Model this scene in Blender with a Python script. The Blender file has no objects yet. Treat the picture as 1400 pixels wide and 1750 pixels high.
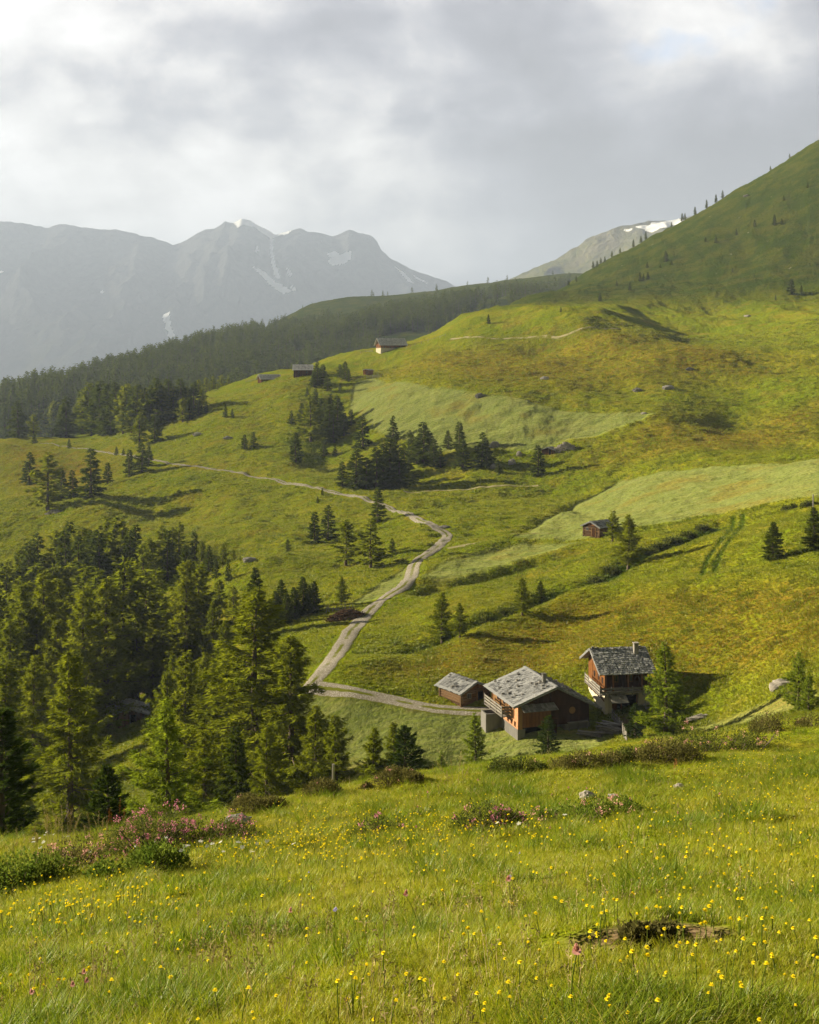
import bpy, bmesh, math, random, re
import numpy as np
from mathutils import Vector, Matrix

# ------------------------------------------------------------------ camera, sky, sun
S = bpy.context.scene
COL = S.collection
F, HZ = 2042.0, 620.0                       # focal length in photo pixels, horizon row
cam = bpy.data.cameras.new('camera'); cam_o = bpy.data.objects.new('camera', cam); COL.objects.link(cam_o)
cam_o.location = (0, 0, 0); cam_o.rotation_euler = (math.radians(90), 0, 0)
cam.sensor_fit = 'HORIZONTAL'; cam.sensor_width = 24.0; cam.lens = 35.0
cam.shift_y = -(875 - HZ) / 1400.0
cam.clip_start = 0.05; cam.clip_end = 60000
S.camera = cam_o
SUN_EL, SUN_AZ = math.radians(17.5), math.radians(-74)     # azimuth from +Y (view direction) towards +X
sun = bpy.data.lights.new('sun', 'SUN'); sun_o = bpy.data.objects.new('sun', sun); COL.objects.link(sun_o)
sun.energy = 5.0; sun.angle = math.radians(0.6); sun.color = (1.0, 0.87, 0.62)
SD = Vector((math.sin(SUN_AZ) * math.cos(SUN_EL), math.cos(SUN_AZ) * math.cos(SUN_EL), math.sin(SUN_EL)))
sun_o.rotation_euler = SD.to_track_quat('Z', 'Y').to_euler(); sun_o.location = SD * 500
S.view_settings.view_transform = 'Standard'; S.view_settings.look = 'None'
S.view_settings.gamma = 1.0; S.view_settings.exposure = 2.42
S.render.engine = 'CYCLES'
S.cycles.use_denoising = True
S.cycles.max_bounces = 6; S.cycles.diffuse_bounces = 2; S.cycles.transmission_bounces = 4
S.cycles.volume_bounces = 0; S.cycles.transparent_max_bounces = 4
S.cycles.use_light_tree = False

class NT:
    """tiny node-tree helper"""
    def __init__(s, tree): s.t = tree; s.n = tree.nodes; s.l = tree.links
    def add(s, typ, **kw):
        n = s.n.new(typ)
        ins = kw.pop('ins', {})
        for k, v in kw.items(): setattr(n, k, v)
        for k, v in ins.items():
            sk = n.inputs[k]
            if isinstance(v, bpy.types.NodeSocket): s.l.new(v, sk)
            elif isinstance(v, bpy.types.Node): s.l.new(v.outputs[0], sk)
            else: sk.default_value = v
        return n
    def math(s, op, a, b=0.0, c=0.0, clamp=False):
        return s.add('ShaderNodeMath', operation=op, use_clamp=clamp, ins={0: a, 1: b, 2: c}).outputs[0]
    def vmath(s, op, a, b=(0, 0, 0)):
        n = s.add('ShaderNodeVectorMath', operation=op, ins={0: a, 1: b})
        return n.outputs['Value'] if op in ('DOT_PRODUCT', 'LENGTH', 'DISTANCE') else n.outputs[0]
    def noise(s, vec, scale, detail=4, rough=0.55, dist=0.0):
        return s.add('ShaderNodeTexNoise', ins={'Vector': vec, 'Scale': scale, 'Detail': detail, 'Roughness': rough, 'Distortion': dist}).outputs[0]
    def ramp(s, f, pts, interp='LINEAR'):
        n = s.add('ShaderNodeValToRGB', ins={0: f}); r = n.color_ramp; r.interpolation = interp
        while len(r.elements) < len(pts): r.elements.new(0.5)
        for e, (p, c) in zip(r.elements, pts):
            e.position = p
            e.color = (c, c, c, 1) if isinstance(c, (int, float)) else (*c, 1)
        return n.outputs[0]
    def sstep(s, f, a, b):
        return s.add('ShaderNodeMapRange', interpolation_type='SMOOTHSTEP', ins={0: f, 1: a, 2: b, 3: 0.0, 4: 1.0}).outputs[0]
    def mix(s, f, a, b, blend='MIX'):
        def v(c): return (*c, 1) if isinstance(c, tuple) and len(c) == 3 else c
        n = s.add('ShaderNodeMix', data_type='RGBA', blend_type=blend, ins={0: f, 6: v(a), 7: v(b)})
        return n.outputs[2]

# sky: Nishita with broken cloud cover laid on a flat layer overhead
W = bpy.data.worlds.new('World'); S.world = W; W.use_nodes = True
N = NT(W.node_tree); N.n.clear()
sky = N.add('ShaderNodeTexSky', sky_type='NISHITA', sun_disc=False, sun_elevation=SUN_EL, sun_rotation=SUN_AZ, altitude=2000)
tc = N.add('ShaderNodeTexCoord').outputs['Generated']
sep = N.add('ShaderNodeSeparateXYZ', ins={0: tc})
cv_ = N.vmath('MULTIPLY', tc, (1.0, 1.0, 1.25))
warp = N.add('ShaderNodeTexNoise', ins={'Vector': cv_, 'Scale': 5.0, 'Detail': 4.0}).outputs['Color']
wv = N.vmath('ADD', cv_, N.vmath('MULTIPLY', N.vmath('SUBTRACT', warp, (.5, .5, .5)), (.10, .10, .06)))
n1 = N.noise(N.vmath('ADD', N.vmath('MULTIPLY', wv, (.75, 1, 1.5)), (0.9, 0.35, 0.2)), 4.2, 7, 0.55)        # the great banks
n2 = N.noise(N.vmath('ADD', wv, (7.7, 2.2, 1.0)), 11.0, 7, 0.60)                      # billows
n3 = N.noise(N.vmath('ADD', wv, (1.7, 5.2, 4.0)), 9.0, 5, 0.55)
def lobe(px, py, c0, c1): return N.sstep(N.vmath('DOT_PRODUCT', tc, tuple(Vector(((px - 700) / F, 1.0, (HZ - py) / F)).normalized())), c0, c1)
glow = lobe(60, 170, 0.90, 1.0)                                                       # the hidden sun thins the cloud here
bank = lobe(1150, 260, 0.945, 1.0); hole = lobe(1190, 50, 0.9925, 0.9998); low = lobe(600, 480, 0.985, 1.0)
noi = N.math('ADD', N.math('MULTIPLY', N.math('SUBTRACT', n1, .5), 1.25), N.math('MULTIPLY', N.math('SUBTRACT', n2, .5), 0.80))
thick = N.math('ADD', noi, N.math('ADD', 0.50, N.math('SUBTRACT', N.math('MULTIPLY', bank, .17), N.math('ADD', N.math('ADD', N.math('MULTIPLY', glow, .21), N.math('MULTIPLY', low, .05)), N.math('MULTIPLY', hole, .22)))))
lum = N.ramp(thick, [(0.14, 1.25), (0.30, 0.97), (0.46, 0.66), (0.60, 0.49), (0.80, 0.37)])
ccol = N.mix(N.sstep(thick, 0.25, 0.62), (1.0, 0.975, 0.955), (0.93, 0.94, 1.04))
cc = N.mix(1.0, ccol, lum, 'MULTIPLY')
gap = N.math('MULTIPLY', N.sstep(n3, .38, .56), N.math('MULTIPLY', N.math('MAXIMUM', lobe(1120, 22, 0.99900, 0.99985), lobe(1238, 14, 0.99900, 0.99990)), .85))
skyc = N.mix(1.0, sky.outputs[0], (0.30, 0.30, 0.32), 'MULTIPLY')
fin = N.mix(gap, cc, skyc)
# sky dimmed overhead and behind, out of view, added to cut the ambient light
sky_dim = N.math('MULTIPLY', N.math('ADD', N.math('MULTIPLY', N.sstep(sep.outputs[1], -.2, .75), .78), .22), N.math('SUBTRACT', 1.0, N.math('MULTIPLY', N.sstep(sep.outputs[2], .34, .7), .72)))
fin = N.mix(1.0, fin, N.add('ShaderNodeCombineXYZ', ins={0: sky_dim, 1: sky_dim, 2: sky_dim}).outputs[0], 'MULTIPLY')
bg = N.add('ShaderNodeBackground', ins={'Color': fin, 'Strength': 0.20})
N.add('ShaderNodeOutputWorld', ins={'Surface': bg})

# ------------------------------------------------------------------ terrain
# Heights are surveyed as sight lines: (column, [(row, distance), ...]) turned into real x, y, z points and
# smoothed with a thin-plate spline into one height field that every later object stands on.
SURVEY = {
 -350: [(1850,4),(1720,7),(1640,12),(1560,18),(1520,24),(1600,45),(1580,90),(1560,140),(1440,200),(1340,250),(1230,300),(1110,370),(990,450),(900,540),(815,650),(760,800),(850,1000),(800,1150),(760,1400),(920,1900)],
 -150: [(1825,4),(1690,7),(1590,12),(1510,18),(1465,22),(1560,40),(1555,90),(1510,140),(1390,200),(1290,250),(1190,300),(1080,360),(960,430),(880,520),(785,640),(750,760),(840,960),(770,1100),(725,1350),(910,1850)],
 0:    [(1810,3.6),(1665,6.5),(1578,10),(1500,15.5),(1440,21),(1510,30),(1540,60),(1505,90),(1470,120),(1410,150),(1335,180),(1265,215),(1205,250),(1130,300),(1045,350),(960,400),(890,460),(830,530),(785,600),(748,690),(830,900),(735,1000),(692,1300),(900,1800)],
 150:  [(1432,22.5),(1530,60),(1460,120),(1320,180),(1245,220),(1100,310),(1000,355),(905,410),(850,470),(795,560),(760,620),(745,650),(780,850),(690,1080),(658,1400),(850,1900)],
 300:  [(1780,3.6),(1630,6.2),(1540,10),(1465,15.5),(1406,24),(1470,36),(1500,60),(1470,90),(1430,120),(1360,150),(1265,180),(1205,210),(1130,250),(1040,290),(965,330),(920,370),(860,430),(790,505),(740,570),(700,620),(692,640),(720,860),(665,1120),(612,1550),(800,2100)],
 420:  [(1381,25.5),(1470,60),(1390,130),(1285,165),(1185,185),(1120,210),(1030,250),(957,296),(965,310),(930,345),(890,385),(850,420),(811,465),(760,515),(705,570),(668,630),(655,665),(690,880),(632,1200),(574,1750),(760,2300)],
 520:  [(1750,3.6),(1605,6),(1515,10),(1440,15.5),(1358,26.5),(1450,40),(1470,60),(1440,90),(1395,120),(1300,150),(1215,160),(1175,163),(1130,180),(1075,212),(1010,257),(945,318),(905,350),(860,395),(825,435),(780,480),(730,525),(690,560),(655,610),(640,625),(665,850),(615,1250),(572,1600),(530,2000),(610,2300),(700,2600)],
 600:  [(1344,27.5),(1450,60),(1400,120),(1335,141),(1270,150),(1190,157),(1110,181),(1070,205),(1000,250),(945,300),(900,350),(845,400),(800,450),(760,490),(720,525),(680,570),(640,630),(604,700),(650,850),(582,1300),(540,1700),(522,2100),(580,2350),(680,2700)],
 700:  [(1735,3.6),(1590,6),(1500,10),(1425,15.5),(1328,29),(1410,42),(1440,60),(1420,90),(1380,120),(1310,140),(1250,148),(1205,154),(1140,172),(1060,205),(985,249),(930,288),(880,346),(842,395),(800,430),(740,480),(690,525),(650,570),(620,630),(590,685),(640,850),(560,1350),(530,1750),(512,2200),(570,2450),(660,2800)],
 800:  [(1315,30.5),(1400,45),(1410,75),(1370,120),(1320,138),(1280,143),(1216,151),(1150,162),(1085,183),(1020,210),(985,235),(945,270),(912,300),(880,330),(838,385),(790,425),(730,462),(682,502),(640,550),(600,610),(557,690),(545,830),(600,1000),(540,1380),(516,1800),(506,2300),(560,2550),(640,2900)],
 900:  [(1730,3.5),(1575,6),(1480,10),(1405,15.5),(1303,32),(1370,46),(1390,75),(1350,115),(1305,134),(1260,141),(1215,149),(1130,168),(1050,190),(1000,222),(955,250),(920,280),(900,305),(860,348),(830,390),(785,420),(720,450),(650,530),(600,600),(550,655),(537,690),(525,800),(510,950),(560,1150),(510,1500),(495,1850),(489,2250),(560,2500),(640,2900)],
 1000: [(1288,34),(1340,50),(1350,80),(1320,112),(1285,133),(1240,144),(1205,150),(1130,160),(1060,185),(1003,200),(965,225),(932,250),(916,270),(870,325),(835,370),(800,400),(750,428),(700,460),(640,530),(590,590),(545,630),(533,650),(520,800),(492,960),(467,1090),(560,1400),(490,1900),(468,2200),(640,2900)],
 1120: [(1722,3.5),(1562,6),(1462,10),(1385,15.5),(1267,36),(1310,52),(1318,80),(1290,108),(1250,134),(1215,145),(1160,153),(1095,165),(1040,180),(1000,194),(960,212),(925,235),(895,258),(860,300),(820,350),(790,385),(750,420),(705,450),(650,500),(600,560),(570,615),(555,670),(510,800),(465,930),(402,1100),(560,1500),(520,2500)],
 1250: [(1250,38),(1290,55),(1290,85),(1245,120),(1200,138),(1140,148),(1060,164),(1003,180),(960,195),(915,215),(885,245),(850,290),(815,325),(787,370),(750,420),(680,470),(620,520),(575,600),(555,660),(500,800),(430,920),(328,1090),(540,1500),(520,2500)],
 1400: [(1715,3.5),(1545,6),(1440,10),(1358,15.5),(1300,22),(1222,40),(1245,55),(1245,75),(1225,98),(1200,113),(1150,125),(1095,140),(1040,153),(1000,166),(960,178),(925,190),(890,212),(855,237),(825,270),(790,312),(760,380),(720,420),(670,450),(600,520),(563,600),(540,670),(490,780),(380,900),(243,1050),(520,1500),(520,2500)],
 1560: [(1700,3.5),(1525,6),(1415,10),(1325,16),(1270,24),(1185,42),(1205,60),(1195,90),(1140,120),(1080,140),(1010,155),(960,172),(915,190),(870,215),(825,260),(790,320),(740,400),(660,450),(590,530),(550,620),(500,730),(420,830),(160,1020),(520,1500),(520,2500)],
 1800: [(1680,3.5),(1500,6),(1380,10),(1280,17),(1135,44),(1150,70),(1100,110),(1010,140),(930,165),(860,200),(800,260),(750,330),(680,410),(590,500),(520,640),(440,760),(60,980),(520,1500),(520,2500)],
}
_P = np.array([((px - 700) / F, Y, (HZ - py) / F) for px, L in SURVEY.items() for py, Y in L]
              + [(u, 1.2, -1.36 + 0.25 * u) for u in (-.5, -.25, 0, .25, .5)]
              + [(u, Y, t) for u in (-.5, -.3, -.15, 0, .1, .2, .35, .5) for Y, t in ((3400, -.085), (4200, -.085), (7000, -.078), (16000, -.058))])
def _tps_pts(u, Y): return np.stack([2.0 * u, np.log(Y)], -1)
def _k(r2): return 0.5 * r2 * np.log(r2 + 1e-12)
_C = _tps_pts(_P[:, 0], _P[:, 1]); _n = len(_C)
_A = np.zeros((_n + 3, _n + 3)); _d = ((_C[:, None] - _C[None]) ** 2).sum(-1)
_A[:_n, :_n] = _k(_d) + np.eye(_n) * 2e-4
_A[:_n, _n] = 1; _A[:_n, _n + 1:] = _C; _A[_n, :_n] = 1; _A[_n + 1:, :_n] = _C.T
_w = np.linalg.solve(_A, np.concatenate([_P[:, 2], [0, 0, 0]]))

_rs = np.random.RandomState(5); _perm = _rs.permutation(512); _perm = np.concatenate([_perm, _perm, _perm]); _gr = _rs.rand(2048, 2) * 2 - 1
def vnoise(x, y):                                   # gradient noise, about -0.7 .. 0.7
    xi = np.floor(x).astype(np.int64); yi = np.floor(y).astype(np.int64); fx = x - xi; fy = y - yi
    def g(ix, iy, dx, dy):
        h = _gr[_perm[(_perm[ix & 511] + (iy & 511))] ]; return h[..., 0] * dx + h[..., 1] * dy
    sx = fx * fx * fx * (fx * (fx * 6 - 15) + 10); sy = fy * fy * fy * (fy * (fy * 6 - 15) + 10)
    a = g(xi, yi, fx, fy); b = g(xi + 1, yi, fx - 1, fy); c = g(xi, yi + 1, fx, fy - 1); d = g(xi + 1, yi + 1, fx - 1, fy - 1)
    return (a + (b - a) * sx) * (1 - sy) + (c + (d - c) * sx) * sy
def fbm(x, y, o=4, gain=0.5):
    s = 0; a = 1.0
    for i in range(o): s = s + a * vnoise(x + 17.3 * i, y + 9.1 * i); x = x * 2.03; y = y * 2.03; a *= gain
    return s
def ss(x, a, b):
    t = np.clip((x - a) / (b - a), 0, 1); return t * t * (3 - 2 * t)

def base_t(u, Y):
    out = np.empty(u.shape); uf = u.ravel(); Yf = Y.ravel(); of = out.ravel()
    for i in range(0, len(uf), 20000):
        q = _tps_pts(uf[i:i + 20000], Yf[i:i + 20000])
        d = (q[:, None, 0] - _C[None, :, 0]) ** 2 + (q[:, None, 1] - _C[None, :, 1]) ** 2
        of[i:i + 20000] = _k(d) @ _w[:_n] + _w[_n] + q @ _w[_n + 1:]
    return of.reshape(u.shape)
FEATURES = []                                       # (polyline Nx2, half width, depth) ditches and banks, filled below
def poly_dist(x, y, P):
    best = np.full(x.shape, 1e18)
    for (x0, y0), (x1, y1) in zip(P[:-1], P[1:]):
        dx, dy = x1 - x0, y1 - y0; L = dx * dx + dy * dy + 1e-9
        t = np.clip(((x - x0) * dx + (y - y0) * dy) / L, 0, 1)
        best = np.minimum(best, (x - x0 - t * dx) ** 2 + (y - y0 - t * dy) ** 2)
    return np.sqrt(best)
KEEP_FLAT = []                                      # road lines the big folds must leave alone
def relief(x, y, Y):
    z = (0.13 * fbm(x * .55, y * .55, 3) + .06 * fbm(x * 1.5 + 3, y * 1.5, 2)) * ss(Y, 2, 6) * (1 - ss(Y, 40, 90))
    z = z + (1 - np.exp(-((x - 17) / 26) ** 2 - ((y - 150) / 16) ** 2)) * (1.5 * fbm(x / 26, y / 26 + 3.3, 3)) * ss(Y, 60, 160) * (1 - ss(Y, 900, 1800))
    z = z + (0.72 * fbm(x / 6.3, y / 9.0, 3, .6)) * ss(Y, 130, 330) * (1 - ss(Y, 1000, 1600))
    if KEEP_FLAT:
        m = (Y > 190) & (Y < 1000); xm, ym = x[m], y[m]
        d = np.minimum.reduce([poly_dist(xm, ym, P) for P in KEEP_FLAT]) if xm.size else xm
        big = (7.5 * fbm(xm / 66 + 7, ym / 120 + .01 * xm, 2)) * ss(ym, 200, 300) * (1 - ss(ym, 700, 950)) * (1 - np.exp(-(d / 24) ** 2)) * (1 - .6 * np.exp(-((xm - 40) / 45) ** 2 - ((ym - 250) / 60) ** 2))
        z = np.array(z); z[m] += big
    z = z + 1.5 * fbm((x + .35 * y) / 17, (y - 2.0 * x) / 60, 4, .6) * ss(Y, 640, 760) * (1 - ss(Y, 1100, 1600))
    z = z + 4.5 * fbm(x / 70 + 4, y / 120, 4, .55) * ss(Y, 560, 900) * (1 - ss(Y, 2500, 4000))
    return z
def ground(x, y, feat=True):
    x = np.asarray(x, float); y = np.asarray(y, float)
    Y = np.maximum(y, 1.2)
    u = np.clip(x / Y, -1.0, 1.0)
    z = base_t(u, Y) * Y
    z = z + np.where(y < 1.2, (1.2 - y) * 0.12, 0) + np.where(np.abs(x / Y) > 1.0, (np.abs(x) - Y) * np.sign(x) * 0.12, 0)
    z = z + relief(x, y, Y)
    if feat:
        for P, hw, dep in FEATURES:
            lo = P.min(0) - 4 * hw; hi = P.max(0) + 4 * hw
            m = (x > lo[0]) & (x < hi[0]) & (y > lo[1]) & (y < hi[1])
            if m.any():
                d = poly_dist(x[m], y[m], P)
                z = np.array(z); z[m] += dep * np.exp(-(d / hw) ** 2)
    return z
def gz(x, y): return float(ground(np.array([x]), np.array([y]))[0])
def shot(px, py, y0=60.0, y1=3000.0, n=1500):
    """the point of the ground met by the sight line through photo pixel (px, py), beyond distance y0"""
    Y = np.exp(np.linspace(math.log(y0), math.log(y1), n)); u = (px - 700) / F; t = (HZ - py) / F
    d = ground(u * Y, Y) - t * Y
    k = np.nonzero(d >= 0)[0]
    if len(k) == 0: k = [int(np.argmax(d / Y))]
    i = k[0]; yy = Y[i]
    if i > 0 and d[i] > 0 and d[i - 1] < 0: yy = Y[i - 1] + (Y[i] - Y[i - 1]) * (-d[i - 1]) / (d[i] - d[i - 1])
    return Vector((u * yy, yy, gz(u * yy, yy)))
def trace(pts, y0=60.0, y1=3000.0): return np.array([shot(px, py, y0, y1)[:] for px, py in pts])
# ------------------------------------------------------------------ general helpers
def set_attr(me, name, arr, dom='POINT', typ='FLOAT'):
    a = me.attributes.new(name, typ, dom)
    arr = np.asarray(arr, np.float32)
    a.data.foreach_set('vector' if typ == 'FLOAT_VECTOR' else 'color' if typ == 'FLOAT_COLOR' else 'value', arr.ravel())
def grid_mesh(name, X, Y, Z, wrap=False):
    r, c = X.shape
    me = bpy.data.meshes.new(name)
    co = np.stack([X, Y, Z], -1).reshape(-1, 3).astype(np.float32)
    i = np.arange(r - 1)[:, None] * c + np.arange(c - 1)[None]
    q = np.stack([i, i + 1, i + c + 1, i + c], -1).reshape(-1, 4).astype(np.int32)
    me.vertices.add(len(co)); me.vertices.foreach_set('co', co.ravel())
    me.loops.add(q.size); me.loops.foreach_set('vertex_index', q.ravel())
    me.polygons.add(len(q)); me.polygons.foreach_set('loop_start', np.arange(0, q.size, 4, dtype=np.int32))
    me.update(calc_edges=True)
    me.polygons.foreach_set('use_smooth', np.ones(len(q), bool))
    return me
def raw_mesh(name, V, Fc, smooth=False, mats=(), mi=None, attrs=()):
    """V (n,3); Fc (m,3) or (m,4) array"""
    me = bpy.data.meshes.new(name)
    V = np.asarray(V, np.float32); Fc = np.asarray(Fc, np.int32); k = Fc.shape[1]
    me.vertices.add(len(V)); me.vertices.foreach_set('co', V.ravel())
    me.loops.add(Fc.size); me.loops.foreach_set('vertex_index', Fc.ravel())
    me.polygons.add(len(Fc)); me.polygons.foreach_set('loop_start', np.arange(0, Fc.size, k, dtype=np.int32))
    if mi is not None: me.polygons.foreach_set('material_index', np.asarray(mi, np.int32))
    if smooth: me.polygons.foreach_set('use_smooth', np.ones(len(Fc), bool))
    me.update(calc_edges=True)
    for m in mats: me.materials.append(m)
    for n, a in attrs: set_attr(me, n, a)
    return me
def link(name, me, parent=None, mat=None):
    o = bpy.data.objects.new(name, me); COL.objects.link(o)
    if parent: o.parent = parent
    if mat: me.materials.append(mat)
    return o
def tag(o, label=None, cat=None, group=None, kind=None):
    if label: o['label'] = label
    if cat: o['category'] = cat
    if group: o['group'] = group
    if kind: o['kind'] = kind
    return o
def in_poly(x, y, P):
    c = np.zeros(x.shape, bool); n = len(P)
    for i in range(n):
        x0, y0 = P[i]; x1, y1 = P[(i + 1) % n]
        with np.errstate(divide='ignore', invalid='ignore'):
            c ^= ((y0 > y) != (y1 > y)) & (x < (x1 - x0) * (y - y0) / (y1 - y0 + 1e-12) + x0)
    return c
def soft_poly(x, y, P, w):
    P = np.asarray(P)[:, :2]; m = np.zeros(x.shape)
    b = (x > P[:, 0].min() - w * 2) & (x < P[:, 0].max() + w * 2) & (y > P[:, 1].min() - w * 2) & (y < P[:, 1].max() + w * 2)
    if b.any():
        xb, yb = x[b], y[b]
        d = poly_dist(xb, yb, np.concatenate([P, P[:1]])); s = np.where(in_poly(xb, yb, P), d, -d)
        m[b] = ss(s, -w, w)
    return m
def new_mat(name):
    m = bpy.data.materials.new(name); m.use_nodes = True; N = NT(m.node_tree); N.n.clear()
    out = N.add('ShaderNodeOutputMaterial'); return m, N, out
def out_surf(N, out, sh): N.l.new(sh if isinstance(sh, bpy.types.NodeSocket) else sh.outputs[0], out.inputs['Surface'])

# ------------------------------------------------------------------ ditches, banks, road lines
ROAD = [(527, 1174), (545, 1158), (560, 1140), (573, 1120), (590, 1096), (612, 1065), (632, 1043), (652, 1026), (676, 1008), (697, 996), (705, 980), (707, 967), (716, 955), (735, 944), (750, 934), (766, 918), (762, 910), (740, 900), (715, 888), (690, 876), (665, 866), (640, 858), (610, 848), (560, 838), (520, 828), (470, 819), (420, 810), (370, 803), (320, 796), (275, 789), (230, 780), (180, 772), (130, 766), (70, 758)]
SPUR = [(520, 1175), (560, 1178), (600, 1184), (640, 1190), (680, 1198), (715, 1207), (750, 1213), (800, 1216), (838, 1216)]
HUT_PATH = [(766, 938), (800, 930), (850, 925), (900, 921), (950, 918), (1000, 917)]
TRAIL = [(690, 840), (750, 838), (830, 834), (920, 829)]
HIGH_PATH = [(770, 577), (830, 577), (900, 575), (980, 571), (1060, 567)]
RIDGE_PATH = [(640, 646), (700, 655), (760, 664), (830, 676)]
TRACK = [(1262, 880), (1262, 893), (1248, 915), (1230, 935), (1218, 955), (1212, 975), (1210, 992)]
def smooth_line(P, step=1.0, it=2):
    P = np.asarray(P, float)
    for _ in range(it):
        Q = [P[0]]
        for a, b in zip(P[:-1], P[1:]): Q += [a * .75 + b * .25, a * .25 + b * .75]
        P = np.array(Q + [P[-1]])
    s = np.concatenate([[0], np.cumsum(np.linalg.norm(np.diff(P[:, :2], axis=0), axis=1))])
    n = max(3, int(s[-1] / step)); t = np.linspace(0, s[-1], n)
    return np.stack([np.interp(t, s, P[:, k]) for k in range(P.shape[1])], -1)
def lines(pts, y0=90, step=1.0): return smooth_line(trace(pts, y0), step)
road_l = lines(ROAD, 120); spur_l = lines(SPUR, 120); KEEP_FLAT += [road_l[::4, :2], spur_l[::4, :2]]; hutp_l = lines(HUT_PATH, 200); trail_l = lines(TRAIL, 330)
high_l = lines(HIGH_PATH, 500, 3); track_l = lines(TRACK, 150)
ditch1 = lines([(700, 1118), (765, 1088), (830, 1062), (890, 1038), (930, 1022), (965, 1006)], 150, 3)
ditch2 = lines([(1010, 995), (1060, 965), (1110, 940), (1170, 918), (1235, 893)], 150, 3)
bank3 = lines([(1010, 922), (1100, 900), (1190, 880), (1290, 866), (1400, 850)], 190, 3)
ridge4 = lines([(880, 915), (930, 885), (990, 855), (1050, 826)], 250, 4)
bank5 = lines([(730, 1000), (790, 985), (850, 970), (930, 950), (1000, 935)], 190, 3)
bank6 = lines([(650, 648), (760, 664), (860, 680), (960, 698), (1060, 706), (1120, 706)], 380, 5)
track_a = track_l.copy(); track_b = track_l.copy(); _tn = np.gradient(track_l[:, :2], axis=0); _tn /= np.linalg.norm(_tn, axis=1)[:, None]
track_a[:, :2] += np.stack([_tn[:, 1], -_tn[:, 0]], -1) * .95; track_b[:, :2] -= np.stack([_tn[:, 1], -_tn[:, 0]], -1) * .95
FOLDS = [([(752, 975), (772, 962), (820, 940), (900, 923), (1000, 920)], 190, 5, 1.5), ([(742, 999), (790, 993), (850, 973), (930, 953), (1000, 941)], 190, 5, -1.2),
         ([(660, 1135), (760, 1100), (880, 1053), (975, 1016), (1100, 1003), (1400, 998)], 140, 5, 1.1), ([(575, 690), (570, 730), (560, 775), (556, 795)], 380, 12, -3.0), ([(640, 680), (680, 720), (720, 745)], 380, 14, 2.2),
         ([(1420, 690), (1260, 715), (1120, 765)], 380, 22, -1.5), ([(1320, 620), (1120, 650), (900, 705)], 420, 24, -2.0), ([(1100, 575), (1000, 610), (880, 640)], 480, 16, 2.4), ([(330, 860), (400, 900), (450, 960)], 250, 12, -2.6), ([(275, 830), (340, 850), (430, 905)], 250, 11, 2.0),
         ([(445, 840), (520, 880), (600, 950)], 250, 12, -2.2), ([(750, 862), (830, 850), (950, 840)], 280, 9, -1.6), ([(100, 810), (220, 850), (330, 880)], 300, 12, -2.2), ([(760, 590), (850, 600), (950, 590)], 480, 14, -2.4)]
FEATURES += [(lines(P, y0, 4)[:, :2], hw, d) for P, y0, hw, d in FOLDS]
FEATURES += [(ditch1[:, :2], 3.2, -2.6), (ditch2[:, :2], 3.0, -1.8), (bank3[:, :2], 4.0, 1.0), (ridge4[:, :2], 2.0, -0.9), (bank5[:, :2], 4.0, -1.6), (bank6[:, :2], 3.0, 0.5),
             (track_a[:, :2], 0.42, -0.42), (track_b[:, :2], 0.42, -0.42)]

# ------------------------------------------------------------------ ground cover map (world polygons traced on the slopes)
def wpoly(pts, y0=90): return trace(pts, y0)
MOWN = [(wpoly([(596, 700), (606, 655), (640, 645), (720, 658), (820, 675), (950, 699), (1050, 706), (1122, 706), (1060, 732), (960, 755), (930, 772), (880, 768), (760, 772), (650, 740)], 350), 2),
        (wpoly([(880, 917), (930, 888), (990, 857), (1055, 823), (1250, 797), (1400, 784), (1500, 776), (1500, 838), (1400, 850), (1250, 872), (1190, 882), (1090, 900), (1010, 920), (930, 921)], 220), 1.6),
        (wpoly([(500, 1190), (600, 1190), (690, 1210), (800, 1222), (880, 1240), (1060, 1240), (1000, 1292), (850, 1318), (600, 1340), (480, 1330)], 100), 3),
        (wpoly([(722, 985), (800, 948), (900, 927), (1000, 927), (930, 945), (830, 975), (750, 1000)], 190), 3),
        (wpoly([(590, 1035), (640, 1005), (695, 970), (692, 1000), (640, 1025)], 180), 2),
        (wpoly([(1180, 1245), (1260, 1220), (1400, 1180), (1400, 1205), (1290, 1235)], 90), 2)]
RUST = [(wpoly([(640, 1150), (760, 1104), (900, 1056), (985, 1022), (1200, 1008), (1500, 1000), (1500, 1130), (1250, 1150), (1150, 1180), (900, 1150), (760, 1160)], 120), 5),
        (wpoly([(650, 635), (720, 610), (850, 590), (1050, 565), (1200, 590), (1400, 640), (1250, 690), (1000, 680), (800, 660)], 500), 25),
        (wpoly([(980, 790), (1120, 720), (1400, 690), (1400, 750), (1200, 770)], 380), 12),
        (wpoly([(0, 790), (0, 755), (150, 775), (230, 790), (160, 830), (40, 850)], 380), 15)]
LUSH = [(ditch1, 3.0), (ditch2, 3.0), (track_a, .55), (track_b, .55)]
_B = shot(1105, 1602, 3, 12)
DIRT = [(np.array([(_B.x + .34 * math.cos(a), _B.y + .24 * math.sin(a), 0) for a in np.linspace(0, 6.1, 14)]), .12), (wpoly([(1045, 1232), (1075, 1222), (1095, 1240), (1080, 1262), (1060, 1258)], 100), 1.2), (wpoly([(690, 1206), (840, 1212), (842, 1222), (700, 1214)], 120), .6)]
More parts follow.
